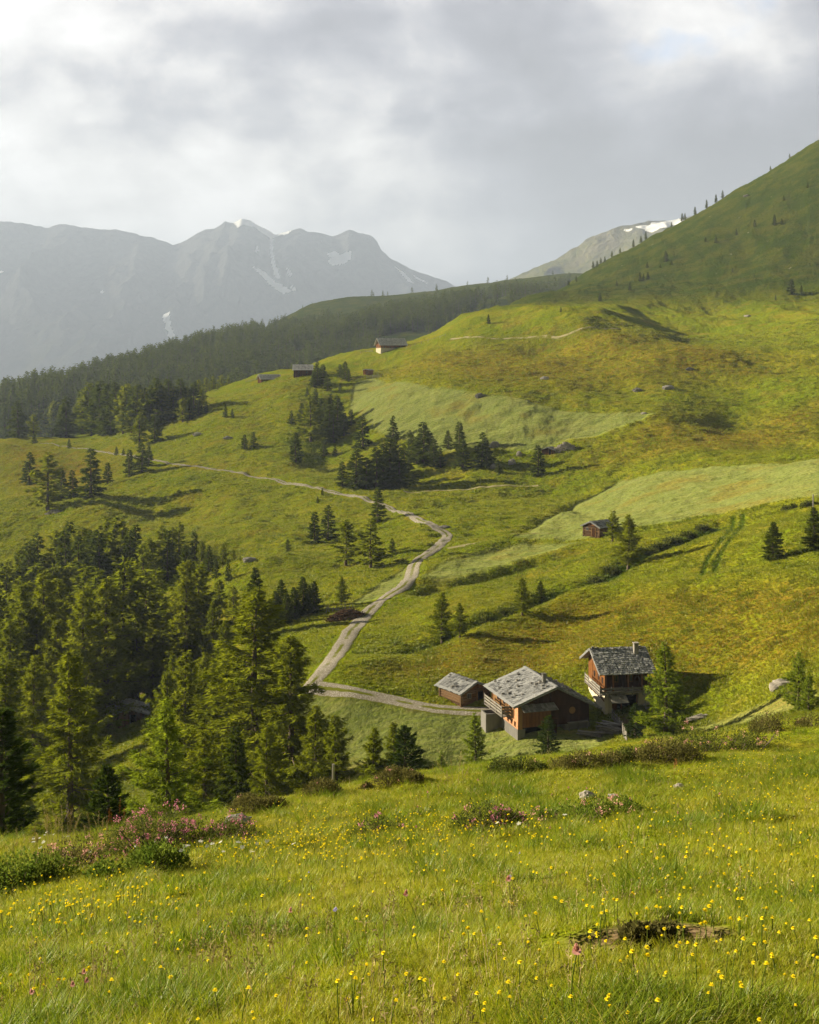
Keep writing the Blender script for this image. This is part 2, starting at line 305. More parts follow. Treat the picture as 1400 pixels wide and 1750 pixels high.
def cover(x, y):
    j = fbm(x / 9, y / 9, 3) * 2.2; jx, jy = x + j, y + fbm(x / 9 + 50, y / 9, 3) * 2.2
    mown = np.zeros(x.shape); rust = np.zeros(x.shape); lush = np.zeros(x.shape); dirt = np.zeros(x.shape)
    for P, w in MOWN: mown = np.maximum(mown, soft_poly(x + j * .3, y + j * .3, P, w * .5))
    for P, w in RUST: rust = np.maximum(rust, soft_poly(jx, jy, P, w))
    for P, w in LUSH:
        P = P[:, :2]; b = (x > P[:, 0].min() - 12) & (x < P[:, 0].max() + 12) & (y > P[:, 1].min() - 12) & (y < P[:, 1].max() + 12)
        if b.any(): lush[b] = np.maximum(lush[b], np.exp(-(poly_dist(jx[b] if w > 1 else x[b], jy[b] if w > 1 else y[b], P) / w) ** 2))
    for P, w in DIRT: dirt = np.maximum(dirt, soft_poly(x + j * .4, y, P, w))
    z = ground(x, y)
    heath = ss(z + 8 * fbm(x / 60, y / 60, 3) + (y - 700) * .06, 22, 62) * ss(y, 560, 720)  # mask of the high heath; it also carries the painted cloud shade
    return mown, rust * (1 - mown), lush, dirt, heath

# ------------------------------------------------------------------ the ground sheet: fan of cells, fine in the view, to the horizon and all round
ca = np.concatenate([np.linspace(-1.25, -.5, 40, endpoint=False), np.linspace(-.5, -.37, 70, endpoint=False), np.linspace(-.37, .37, 620, endpoint=False), np.linspace(.37, .5, 70, endpoint=False), np.linspace(.5, 1.25, 41)])
rr = np.exp(np.concatenate([np.linspace(math.log(1.2), math.log(20), 150, endpoint=False), np.linspace(math.log(20), math.log(100), 130, endpoint=False),
                            np.linspace(math.log(100), math.log(760), 560, endpoint=False), np.linspace(math.log(760), math.log(3400), 210, endpoint=False), np.linspace(math.log(3400), math.log(15900), 14)]))
U_, Y_ = np.meshgrid(ca, rr)
X_ = np.clip(U_ * Y_, -8200, 8200); Z_ = ground(X_, Y_)
ground_me = grid_mesh('alpine_ground', X_, Y_, Z_)
_cv = cover(X_.ravel(), Y_.ravel())
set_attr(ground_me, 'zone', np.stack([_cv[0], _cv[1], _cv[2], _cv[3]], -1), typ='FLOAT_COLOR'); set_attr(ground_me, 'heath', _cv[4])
# the sheet behind the camera
xb, yb = np.meshgrid(np.sign(np.linspace(-1, 1, 61)) * np.abs(np.linspace(-1, 1, 61)) ** 3 * 400, 1.2 - np.linspace(0, 1, 30) ** 2 * 300)
zb = ground(xb, yb)
back_me = grid_mesh('back', xb, yb, zb)
set_attr(back_me, 'zone', np.zeros((xb.size, 4)), typ='FLOAT_COLOR'); set_attr(back_me, 'heath', np.zeros(xb.size))

def grass_palette(N, pos, zone, heath, dist=None):
    """base colour of meadow ground cover by world position"""
    sp = N.add('ShaderNodeSeparateColor', ins={0: zone})
    big = N.noise(pos, 0.035, 4, .6); mid = N.noise(pos, 0.22, 5, .62); fine = N.noise(pos, 1.5, 5, .7)
    c = N.mix(N.sstep(big, .35, .65), (0.130, 0.170, 0.008), (0.210, 0.208, 0.014))
    c = N.mix(N.sstep(mid, .40, .66), c, (0.140, 0.182, 0.009))
    c = N.mix(N.math('MULTIPLY', N.sstep(N.noise(N.vmath('ADD', pos, (40, 7, 3)), .09, 5, .65), .50, .68), .75), c, (0.215, 0.180, 0.022))
    # rusty sorrel flower heads in the unmown meadows
    rs = N.math('MULTIPLY', sp.outputs[1], N.sstep(N.math('ADD', N.math('MULTIPLY', N.noise(N.vmath('ADD', pos, (9, 3, 3)), .8, 4, .7), .6), N.math('MULTIPLY', mid, .4)), .41, .60))
    c = N.mix(N.math('MULTIPLY', rs, .72), c, (0.200, 0.112, 0.016))
    c = N.mix(N.math('MULTIPLY', heath, .92), c, N.mix(N.sstep(N.noise(pos, .05, 5, .65), .4, .62), (0.022, 0.040, 0.006), (0.050, 0.058, 0.010)))  # dark heath green, deepened to paint cloud shadow on the high slopes
    c = N.mix(sp.outputs[2], c, (0.062, 0.110, 0.008))
    mw = N.mix(N.sstep(N.noise(N.vmath('MULTIPLY', pos, (.35, 1, 1)), .35, 5, .65), .38, .64), (0.150, 0.182, 0.058), (0.205, 0.222, 0.080))
    mw = N.mix(N.sstep(N.noise(N.vmath('ADD', pos, (4, 4, 4)), .06, 3, .5), .52, .68), mw, (0.20, 0.175, 0.05))
    wav = N.add('ShaderNodeTexWave', wave_type='BANDS', bands_direction='Y', ins={'Vector': pos, 'Scale': .16, 'Distortion': 5.0, 'Detail': 3.0, 'Detail Scale': .35}).outputs['Fac']
    mw = N.mix(N.math('MULTIPLY', N.sstep(wav, .55, .9), .45), mw, (0.125, 0.165, 0.030))
    c = N.mix(N.math('MULTIPLY', sp.outputs[0], .85), c, mw)
    c = N.mix(N.sstep(fine, .58, .30), c, N.mix(1.0, c, (0.50, 0.55, 0.5), 'MULTIPLY'))  # dark speckles: shadows of grass clumps painted into the colour
    return c, sp, fine, mid
m_ground, N, out = new_mat('alpine_meadow')
pos = N.add('ShaderNodeNewGeometry').outputs['Position']
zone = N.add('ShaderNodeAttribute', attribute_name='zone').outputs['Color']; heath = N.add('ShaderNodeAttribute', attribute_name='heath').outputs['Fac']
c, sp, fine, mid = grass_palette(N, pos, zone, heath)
c = N.mix(sp.outputs[3] if False else N.add('ShaderNodeAttribute', attribute_name='zone').outputs['Alpha'], c, N.mix(N.sstep(N.noise(pos, 14.0, 4, .7), .35, .65), (0.050, 0.034, 0.020), (0.17, 0.125, 0.075)))
rk = N.sstep(N.noise(N.vmath('ADD', pos, (77, 1, 5)), .16, 6, .72), .665, .70)
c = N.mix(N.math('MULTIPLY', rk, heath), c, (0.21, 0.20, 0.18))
h = N.math('ADD', N.math('MULTIPLY', fine, .35), N.math('ADD', N.math('MULTIPLY', mid, 1.5), N.math('MULTIPLY', N.noise(N.vmath('MULTIPLY', pos, (1, .55, 1)), .55, 4, .65), 1.1)))
h = N.math('MULTIPLY', h, N.math('SUBTRACT', 1.0, N.math('MULTIPLY', sp.outputs[0], .55)))
bmp = N.add('ShaderNodeBump', ins={'Strength': 1.0, 'Distance': 1.0, 'Height': h})
df = N.add('ShaderNodeBsdfDiffuse', ins={'Color': c, 'Roughness': 1.0, 'Normal': bmp})
shn = N.add('ShaderNodeBsdfSheen', ins={'Color': N.mix(1.0, c, (.55, .5, .35), 'MULTIPLY'), 'Roughness': .6, 'Normal': bmp})
out_surf(N, out, N.add('ShaderNodeAddShader', ins={0: df, 1: shn}))
ground_o = link('ground', ground_me, mat=m_ground); tag(ground_o, kind='structure')
back_o = link('ground', back_me, mat=m_ground); tag(back_o, kind='structure')

# ------------------------------------------------------------------ roads and paths: strips laid on the ground
m_road, N, out = new_mat('gravel_road')
ac = N.add('ShaderNodeAttribute', attribute_name='across').outputs['Fac']; ln = N.add('ShaderNodeAttribute', attribute_name='grassy').outputs['Fac']
pos = N.add('ShaderNodeNewGeometry').outputs['Position']
nz = N.noise(pos, .9, 5, .65); nf = N.noise(pos, 5, 4, .7)
gv = N.mix(N.sstep(nz, .35, .65), (0.38, 0.355, 0.305), (0.52, 0.49, 0.43)); gv = N.mix(N.sstep(nf, .62, .45), gv, (0.26, 0.23, 0.18))
a = N.math('ABSOLUTE', N.math('ADD', ac, N.math('MULTIPLY', N.math('SUBTRACT', N.noise(pos, .7, 4, .7), .5), .42)))
ctr = N.math('MULTIPLY', N.sstep(a, .27, .10), N.math('MULTIPLY', N.sstep(N.noise(N.vmath('ADD', pos, (5, 5, 5)), .14, 3), .38, .55), ln))
edge = N.sstep(a, .80, .96)
gcol = N.mix(N.noise(pos, 1.4, 4), (0.12, 0.15, 0.014), (0.18, 0.18, 0.03))
c = N.mix(N.math('MAXIMUM', ctr, edge), gv, gcol)
bmp = N.add('ShaderNodeBump', ins={'Strength': .6, 'Distance': .2, 'Height': N.math('ADD', nz, N.math('MULTIPLY', nf, .4))})
out_surf(N, out, N.add('ShaderNodeBsdfDiffuse', ins={'Color': c, 'Roughness': 1, 'Normal': bmp}))
m_path, N, out = new_mat('worn_path')
pos = N.add('ShaderNodeNewGeometry').outputs['Position']; ac = N.add('ShaderNodeAttribute', attribute_name='across').outputs['Fac']; ln = N.add('ShaderNodeAttribute', attribute_name='grassy').outputs['Fac']
a = N.math('ABSOLUTE', N.math('ADD', ac, N.math('MULTIPLY', N.math('SUBTRACT', N.noise(pos, .8, 4, .7), .5), .9)))
c = N.mix(N.math('MAXIMUM', N.sstep(a, .45, .85), N.math('MULTIPLY', ln, N.sstep(N.noise(pos, .25, 3), .42, .6))), N.mix(N.noise(pos, 1.5, 4, .7), (0.29, 0.25, 0.13), (0.46, 0.41, 0.25)), N.mix(N.noise(pos, .6, 4, .7), (0.15, 0.17, 0.018), (0.22, 0.21, 0.04)))
out_surf(N, out, N.add('ShaderNodeBsdfDiffuse', ins={'Color': c, 'Roughness': 1}))
def strip(name, L, w, lift, grassy, mat=None):
    T = np.gradient(L[:, :2], axis=0); T /= np.linalg.norm(T, axis=1)[:, None] + 1e-9; Nn = np.stack([T[:, 1], -T[:, 0]], -1)
    k = np.linspace(-1, 1, 11); wv = (w if np.ndim(w) else np.full(len(L), w))
    X = L[:, None, 0] + Nn[:, None, 0] * k * wv[:, None] / 2; Y = L[:, None, 1] + Nn[:, None, 1] * k * wv[:, None] / 2
    Z = ground(X, Y) + lift * (1 - .9 * np.abs(k[None]) ** 4); me = grid_mesh(name, X, Y, Z)
    set_attr(me, 'across', np.broadcast_to(k, X.shape).ravel()); set_attr(me, 'grassy', np.full(X.size, grassy))
    o = link(name, me, mat=mat or m_road); tag(o, kind='structure'); return o
rw = np.interp(road_l[:, 1], [150, 230, 300, 380, 480, 640], [3.1, 3.4, 3.1, 2.5, 1.8, 1.1])
rw = rw * (1 + .14 * fbm(road_l[:, 0] / 14, road_l[:, 1] / 14, 2))
strip('road', road_l, rw, .16, 1.0)
strip('path', spur_l, 2.3, .12, 2.2); strip('path', hutp_l, 2.4, .12, .5, m_path); strip('path', trail_l, 2.2, .2, .6, m_path); strip('path', high_l, 2.4, .3, 1.0, m_path)

# ------------------------------------------------------------------ far mountains
def ridged(x, y, o=5):
    s = 0; a = 1.0; p = 1.0
    for i in range(o):
        n = 1 - np.abs(vnoise(x + 31.7 * i, y + 11.3 * i)) * 2; n = n * n * p; p = np.clip(n * 1.6, 0, 1); s = s + n * a; x = x * 2.07; y = y * 2.07; a *= .5
    return s
def mountain(name, prof, Yr, depth_f, depth_b, foot, nx, ny, amp, snow, mat, wl):
    pr = np.array(prof, float); px = np.linspace(pr[0, 0], pr[-1, 0], nx); top = np.interp(px, pr[:, 0], pr[:, 1])
    px_w = (px - 700) / F * Yr; zt = (HZ - top) / F * Yr
    v = np.concatenate([-(np.linspace(1, 0, ny) ** 1.25), np.linspace(0, 1, ny // 3)[1:]])
    X = np.broadcast_to(px_w, (len(v), nx)).copy(); YY = Yr + np.where(v < 0, v * depth_f, v * depth_b)[:, None] + 0 * X
    d = np.abs(v)[:, None]
    prof_f = np.where(v[:, None] < 0, (1 - d) ** 1.35, (1 - d) ** 1.2)
    ridge = ridged(X / wl, YY / (wl * 1.9), 6); env = np.clip(d * 5, 0, 1) * np.clip((1 - d) * 4, 0, 1)
    Z = foot + (zt - foot)[None] * prof_f + (ridge - 1.0) * amp * env + 14 * fbm(X / 90, YY / 90, 4) * (1 - env * .5)
    # a slope point may not rise over the ridge's own sight line
    lim = zt[None] / Yr * YY - 6; Z = np.where((v[:, None] < 0) & (d > .004), np.minimum(Z, lim - 2), Z)
    me = grid_mesh(name, X, YY, Z); PX = 700 + F * X / YY; PY = HZ - F * Z / YY
    sn = np.zeros(X.shape)
    jit = fbm(X / 60, Z / 60, 4) * 5
    for poly in snow:
        P = np.array(poly, float); m = in_poly(PX + jit * .8, PY + jit * .5, P + (P - P.mean(0)) * .12); sn[m & (v[:, None] <= 0)] = 1
    set_attr(me, 'snow', sn.ravel())
    o = link(name, me, mat=mat); tag(o, kind='structure'); return o
def mountain_mat(name, rock_a, rock_b, grass_a, grass_b, g_lo, g_hi):
    m, N, out = new_mat(name)
    g = N.add('ShaderNodeNewGeometry'); pos = g.outputs['Position']
    nz = N.noise(pos, .006, 6, .65); n2 = N.noise(N.vmath('MULTIPLY', pos, (1, 1, .35)), .02, 6, .7)
    up = N.add('ShaderNodeSeparateXYZ', ins={0: g.outputs['Normal']}).outputs[2]; z = N.add('ShaderNodeSeparateXYZ', ins={0: pos}).outputs[2]
    rock = N.mix(N.sstep(n2, .35, .65), rock_a, rock_b); gr = N.mix(N.sstep(nz, .35, .65), grass_a, grass_b)
    gm = N.sstep(N.math('ADD', N.math('ADD', N.math('MULTIPLY', z, 1.0), N.math('MULTIPLY', N.math('SUBTRACT', nz, .5), 700)), N.math('MULTIPLY', up, -260)), g_hi, g_lo)
    c = N.mix(gm, rock, gr)
    sn = N.sstep(N.add('ShaderNodeAttribute', attribute_name='snow').outputs['Fac'], .2, .5)
    c = N.mix(sn, c, (0.94, 0.95, 0.97))
    b = N.add('ShaderNodeBump', ins={'Strength': N.math('MULTIPLY', N.math('SUBTRACT', 1.0, sn), .9), 'Distance': 45.0, 'Height': N.math('ADD', n2, nz)})
    out_surf(N, out, N.add('ShaderNodeBsdfDiffuse', ins={'Color': c, 'Roughness': 1, 'Normal': b})); return m
m_mtn = mountain_mat('rocky_mountain', (0.085, 0.088, 0.088), (0.125, 0.125, 0.120), (0.055, 0.068, 0.035), (0.078, 0.085, 0.045), -250, 420)
m_mtn2 = mountain_mat('grassy_mountain', (0.17, 0.16, 0.12), (0.25, 0.23, 0.17), (0.13, 0.15, 0.05), (0.21, 0.20, 0.075), 150, 520)
mountain('mountains', [(-420, 455), (-300, 410), (-180, 398), (-100, 384), (-40, 381), (0, 378), (20, 379), (45, 382), (75, 388), (85, 388), (103, 382), (125, 385), (150, 389), (178, 393), (200, 391), (222, 397), (240, 402), (262, 405), (278, 411), (295, 419), (308, 415), (322, 408), (336, 398), (352, 392), (366, 391), (385, 380), (398, 381), (414, 372), (428, 376), (440, 384), (456, 393), (470, 401), (482, 398), (497, 393), (512, 390), (526, 396), (545, 397), (568, 403), (585, 398), (598, 391), (612, 397), (632, 402), (644, 411), (652, 427), (668, 441), (690, 453), (712, 464), (740, 473), (762, 480), (782, 492), (830, 520), (900, 560), (1000, 590), (1150, 600), (1350, 585), (1600, 560), (1900, 590)],
    10200, 4000, 2800, -620, 900, 240, 210,
    [[(402, 379), (414, 372), (428, 377), (444, 387), (458, 394), (470, 401), (461, 405), (448, 398), (436, 388), (420, 384), (410, 388)], [(478, 399), (500, 392), (490, 400), (470, 405)],
     [(461, 410), (467, 408), (466, 440), (472, 455), (478, 472), (471, 470), (464, 445)], [(438, 460), (450, 463), (470, 482), (494, 494), (484, 501), (464, 487)], [(497, 488), (506, 494), (503, 500), (498, 496)],
     [(560, 434), (574, 430), (580, 436), (598, 430), (597, 440), (588, 448), (570, 452), (562, 447), (568, 441)], [(435, 428), (441, 417), (438, 432)], [(678, 458), (690, 466), (706, 483), (697, 480)], [(706, 470), (722, 478), (733, 486), (712, 476)],
     [(280, 540), (289, 536), (291, 560), (297, 574), (291, 575), (283, 556)], [(0, 462), (8, 465), (0, 467)], [(172, 495), (178, 500), (174, 502)], [(490, 455), (496, 465), (498, 474), (492, 466)]], m_mtn, 1250)
mountain('mountains', [(760, 560), (820, 512), (858, 484), (885, 471), (905, 462), (930, 449), (955, 439), (985, 422), (1003, 410), (1030, 396), (1050, 390), (1076, 383), (1100, 381), (1128, 378), (1152, 374), (1200, 366), (1300, 350), (1450, 352), (1650, 400), (1800, 470)],
    5200, 1700, 1500, -60, 420, 170, 95,
    [[(1090, 387), (1108, 385), (1130, 380), (1154, 374), (1170, 378), (1150, 384), (1128, 388), (1115, 396), (1104, 391)], [(1068, 392), (1078, 390), (1080, 393), (1070, 395)]], m_mtn2, 520)

# ------------------------------------------------------------------ haze: the air of the valley
hz = bpy.data.meshes.new('haze'); bm = bmesh.new(); bmesh.ops.create_cube(bm, size=1.0); bm.to_mesh(hz); bm.free()
haze = link('haze', hz); haze.location = (0, 7750, 190); haze.scale = (17200, 17300, 2360)
m_h, N, out = new_mat('haze_air')
HAZE_D = 1.1e-4
N.l.new(N.add('ShaderNodeVolumePrincipled', ins={'Color': (0.365, 0.445, 0.615, 1), 'Density': HAZE_D, 'Anisotropy': 0.1}).outputs[0], out.inputs['Volume'])
hz.materials.append(m_h); tag(haze, kind='stuff')
# ------------------------------------------------------------------ conifers
def leaf_mat(name, ca_, cb_, trans=.35):
    m, N, out = new_mat(name)
    t = N.add('ShaderNodeAttribute', attribute_name='tint').outputs['Fac']
    r = N.add('ShaderNodeObjectInfo').outputs['Random']
    c = N.mix(N.math('ADD', N.math('MULTIPLY', t, .7), N.math('MULTIPLY', r, .3)), ca_, cb_)
    d = N.add('ShaderNodeBsdfDiffuse', ins={'Color': c}); tr = N.add('ShaderNodeBsdfTranslucent', ins={'Color': N.mix(1.0, c, (1.5, 1.45, .8), 'MULTIPLY')})
    out_surf(N, out, N.add('ShaderNodeMixShader', ins={0: trans, 1: d, 2: tr})); return m
m_larch = leaf_mat('larch_needles', (0.058, 0.084, 0.006), (0.185, 0.205, 0.017), .45)
m_young = leaf_mat('young_larch_needles', (0.085, 0.130, 0.012), (0.200, 0.245, 0.026), .45)
m_spruce = leaf_mat('spruce_needles', (0.028, 0.046, 0.007), (0.085, 0.108, 0.014), .32)
m_pine = leaf_mat('pine_needles', (0.022, 0.042, 0.010), (0.060, 0.088, 0.016), .25)
m_bark, N, out = new_mat('conifer_bark')
pos = N.add('ShaderNodeNewGeometry').outputs['Position']
c = N.mix(N.noise(N.vmath('MULTIPLY', pos, (4, 4, 1)), 2.0, 4, .7), (0.045, 0.032, 0.024), (0.13, 0.105, 0.085))
out_surf(N, out, N.add('ShaderNodeBsdfDiffuse', ins={'Color': c}))

def tube(P, R, k=6):
    """tapered tube along P (n,3) with radii R -> V, quads"""
    P = np.asarray(P, float); n = len(P); T = np.gradient(P, axis=0); T /= np.linalg.norm(T, axis=1)[:, None] + 1e-9
    ref = np.where(np.abs(T[:, 2:3]) < .9, np.array([[0, 0, 1.0]]), np.array([[1.0, 0, 0]])); A = np.cross(T, ref); A /= np.linalg.norm(A, axis=1)[:, None] + 1e-9; B = np.cross(T, A)
    a = np.arange(k) * 2 * math.pi / k
    V = P[:, None] + np.asarray(R)[:, None, None] * (np.cos(a)[None, :, None] * A[:, None] + np.sin(a)[None, :, None] * B[:, None])
    i = np.arange(n - 1)[:, None] * k; j = np.arange(k)[None]; j2 = (j + 1) % k
    Q = np.stack([i + j, i + j2, i + k + j2, i + k + j], -1).reshape(-1, 4)
    return V.reshape(-1, 3), Q
class Acc:
    def __init__(s): s.V = []; s.F = []; s.n = 0; s.A = []
    def add(s, V, Fc, a=None):
        s.V.append(V); s.F.append(np.asarray(Fc) + s.n); s.n += len(V); s.A.append(np.full(len(V), 0.5) if a is None else np.broadcast_to(a, (len(V),)))
    def mesh(s, name, mat, smooth=False, attr='tint'):
        return raw_mesh(name, np.concatenate(s.V), np.concatenate(s.F), smooth, [mat], None, [(attr, np.concatenate(s.A))])
def conifer(seed, kind, lod, h=20.0, young=False):
    """unit tree of height h -> (trunk mesh, crown mesh)"""
    r = np.random.RandomState(seed); W_ = Acc()
    lean = r.randn(2) * .01 * h; zt = np.linspace(0, 1, 9 if lod == 'hi' else 5); bend = (r.rand(2) - .5) * .03 * h
    axis = lambda f: np.stack([lean[0] * f + bend[0] * np.sin(f * 3), lean[1] * f + bend[1] * np.sin(f * 2.5), f * h], -1)
    tr = {'larch': .016, 'spruce': .017, 'pine': .022}[kind] * h
    V, Q = tube(axis(zt), tr * (1 - zt) ** .9 + .004 * h * (1 - zt) + .006, 7 if lod == 'hi' else 5); V[:7 if lod == 'hi' else 5, :2] *= 1.35; W_.add(V, Q)
    nb = {'hi': 150, 'mid': 70, 'low': 26}[lod]; ncard = {'hi': 30000 if kind != 'larch' else 22000, 'mid': 4200, 'low': 640}[lod]
    if kind == 'larch': z0, Rm, pw, e0, e1 = .10 + .10 * r.rand(), .205 + .05 * r.rand(), .78, -14, 42
    elif kind == 'spruce': z0, Rm, pw, e0, e1 = .03, .175 + .04 * r.rand(), .85, -24, 30
    else: z0, Rm, pw, e0, e1 = .03, .20 + .03 * r.rand(), .55, 4, 55
    if kind == 'pine': ncard = int(ncard * .8)
    if young: ncard = 22000; nb = 120; Rm, pw, z0 = .27, .95, .03; e0 = 2
    zf = z0 + (1 - z0) * ((np.arange(nb) + r.rand(nb)) / nb) ** (1.0 if kind != 'larch' else .95); zf = np.minimum(zf, .985)
    az = np.arange(nb) * 2.399 + r.randn(nb) * .5
    q = (zf - z0) / (1 - z0)
    L = Rm * h * ((1 - q) ** pw) * np.clip((q + .12) / .26, .45, 1) * (.55 + .6 * r.rand(nb)) + .012 * h
    if kind == 'larch': L *= (1 + .28 * np.sin(q * 23 + r.rand() * 6)) * np.where(r.rand(nb) < .10, .45, 1)
    lop = 1 + .16 * np.cos(az - r.rand() * 6.28); L *= lop
    el = np.radians(e0 + (e1 - e0) * q ** 1.3 + r.randn(nb) * 7)
    base = axis(zf); od = np.stack([np.cos(az), np.sin(az), 0 * az], -1); sd = np.stack([-np.sin(az), np.cos(az), 0 * az], -1)
    def on(b, s):                                   # point at s along branch b
        l = L[b]; rr_ = l * s * np.cos(el[b]); dz = l * s * np.sin(el[b]) + (-.30 * s * (1 - s) + .10 * s * s) * l * (1 if kind != 'pine' else -.2)
        return base[b] + od[b] * rr_[:, None] + np.array([0, 0, 1.0]) * dz[:, None]
    if lod != 'low':
        ks = 5 if lod == 'hi' else 3
        for b in range(nb):
            s = np.linspace(0, .92, ks); P = on(np.full(ks, b), s)
            V, Q = tube(P, (.0035 * h * (.35 + L[b] / (Rm * h))) * (1 - .85 * s) * (1 if lod == 'hi' else 1.2), 3); W_.add(V, Q)
    # needle sprays
    pb = L ** (1.15); pb /= pb.sum(); b = r.choice(nb, ncard, p=pb)
    s = np.clip(.10 + .92 * r.rand(ncard) ** (.72 if kind != 'larch' else .85), 0, 1.02)
    P = on(b, s); l = L[b]
    wid = {'larch': .30, 'spruce': .26, 'pine': .26}[kind]
    # sprays gather into twigs: quantise the sideways offset so there are gaps between them
    ntw = {'hi': 11, 'mid': 6, 'low': 3}[lod]; tw = np.floor(s * ntw); hsh = (np.sin(tw * 12.9 + b * 78.2) * 43758.5) % 1.0; side = np.where(hsh > .5, 1, -1)
    fr = r.rand(ncard); off = side * fr * wid * l * (1.1 - .75 * s); P = P + sd[b] * off[:, None] + od[b] * (fr * wid * l * .35)[:, None]
    hang = {'larch': .10, 'spruce': .13, 'pine': -.02}[kind]
    P[:, 2] -= fr * r.rand(ncard) * hang * l * 1.6 + (r.rand(ncard) - .35) * .012 * h
    P += r.randn(ncard, 3) * .0035 * h
    D = od[b] * (.75 + .3 * r.rand(ncard))[:, None] + sd[b] * (side * (.3 + .6 * r.rand(ncard)))[:, None] + r.randn(ncard, 3) * .32
    D[:, 2] += {'larch': -.10, 'spruce': -.32, 'pine': .55}[kind]; D /= np.linalg.norm(D, axis=1)[:, None]
    ln_, wd_ = {'hi': (.024, .0066 if kind != 'larch' else .0058), 'mid': (.050, .017), 'low': (.085, .036)}[lod]
    if kind == 'pine': ln_ *= .95; wd_ *= 1.2
    ln_ = ln_ * h * (.6 + .8 * r.rand(ncard)); wd_ = wd_ * h * (.7 + .6 * r.rand(ncard))
    X = np.cross(D, r.randn(ncard, 3)); X /= np.linalg.norm(X, axis=1)[:, None]
    a0 = P - X * wd_[:, None] * .5; a1 = P + X * wd_[:, None] * .5; a2 = P + D * ln_[:, None]
    V = np.stack([a0, a1, a2], 1).reshape(-1, 3); V[:, 2] = np.maximum(V[:, 2], .01 * h)
    Fc = np.arange(ncard * 3).reshape(-1, 3)
    clump = (np.sin(b * 12.9898 + tw * 4.1) * 43758.5453) % 1.0
    tint = np.clip(.65 * clump + .45 * r.rand(ncard) - .05, 0, 1)
    # leader tip
    C_ = raw_mesh('crown', V, Fc, False, [m_young if young else {'larch': m_larch, 'spruce': m_spruce, 'pine': m_pine}[kind]], None, [('tint', np.repeat(tint, 3))])
    T_ = W_.mesh('trunk', m_bark, True)
    return T_, C_
LIB = {(k, l): [conifer(100 * i + j * 7 + {'hi': 1, 'mid': 2, 'low': 3}[l], k, l) for j in range(n)]
       for i, (k, l, n) in enumerate([('larch', 'hi', 4), ('spruce', 'hi', 2), ('pine', 'hi', 2), ('larch', 'mid', 4), ('spruce', 'mid', 5), ('pine', 'mid', 2)])}
LIB[('young', 'hi')] = LIB[('young', 'mid')] = [conifer(810 + j, 'larch', 'hi', 20.0, True) for j in range(3)]
NAMES = {'young': 'larch_tree', 'larch': 'larch_tree', 'spruce': 'spruce_tree', 'pine': 'stone_pine'}
TREES = []                                          # (x, y, radius) footprints, so grass and stones keep clear
rt = random.Random(11)
def plant(kind, px, base, top, label, Y=None, group=None, wide=1.0, hit=None):
    """a conifer whose trunk stands at photo column px; base row found on the slope, or distance Y when its foot is hidden"""
    if Y is None: p = shot(px, base, hit or 60)
    else: x = (px - 700) / F * Y; p = Vector((x, Y, gz(x, Y)))
    ztop = (HZ - top) / F * p.y; hgt = max(ztop - p.z, .5)
    lod = 'hi' if p.y < 235 else 'mid'
    T_, C_ = rt.choice(LIB[(kind, lod)])
    r = bpy.data.objects.new(NAMES[kind], None); COL.objects.link(r); r.location = (p.x, p.y, p.z - .015 * hgt); r.empty_display_size = .1
    s = hgt / 20.0 * 1.015; r.scale = (s * wide * rt.uniform(.92, 1.1), s * wide * rt.uniform(.92, 1.1), s); r.rotation_euler = (0, 0, rt.uniform(0, 6.28))
    for n, me in (('trunk', T_), ('crown', C_)): link(n, me, r)
    tag(r, label, {'young': 'larch', 'larch': 'larch', 'spruce': 'spruce', 'pine': 'pine'}[kind], group); TREES.append((p.x, p.y, hgt * .05)); return r
L_, S_, P_, Y_L = 'larch', 'spruce', 'pine', 'young'
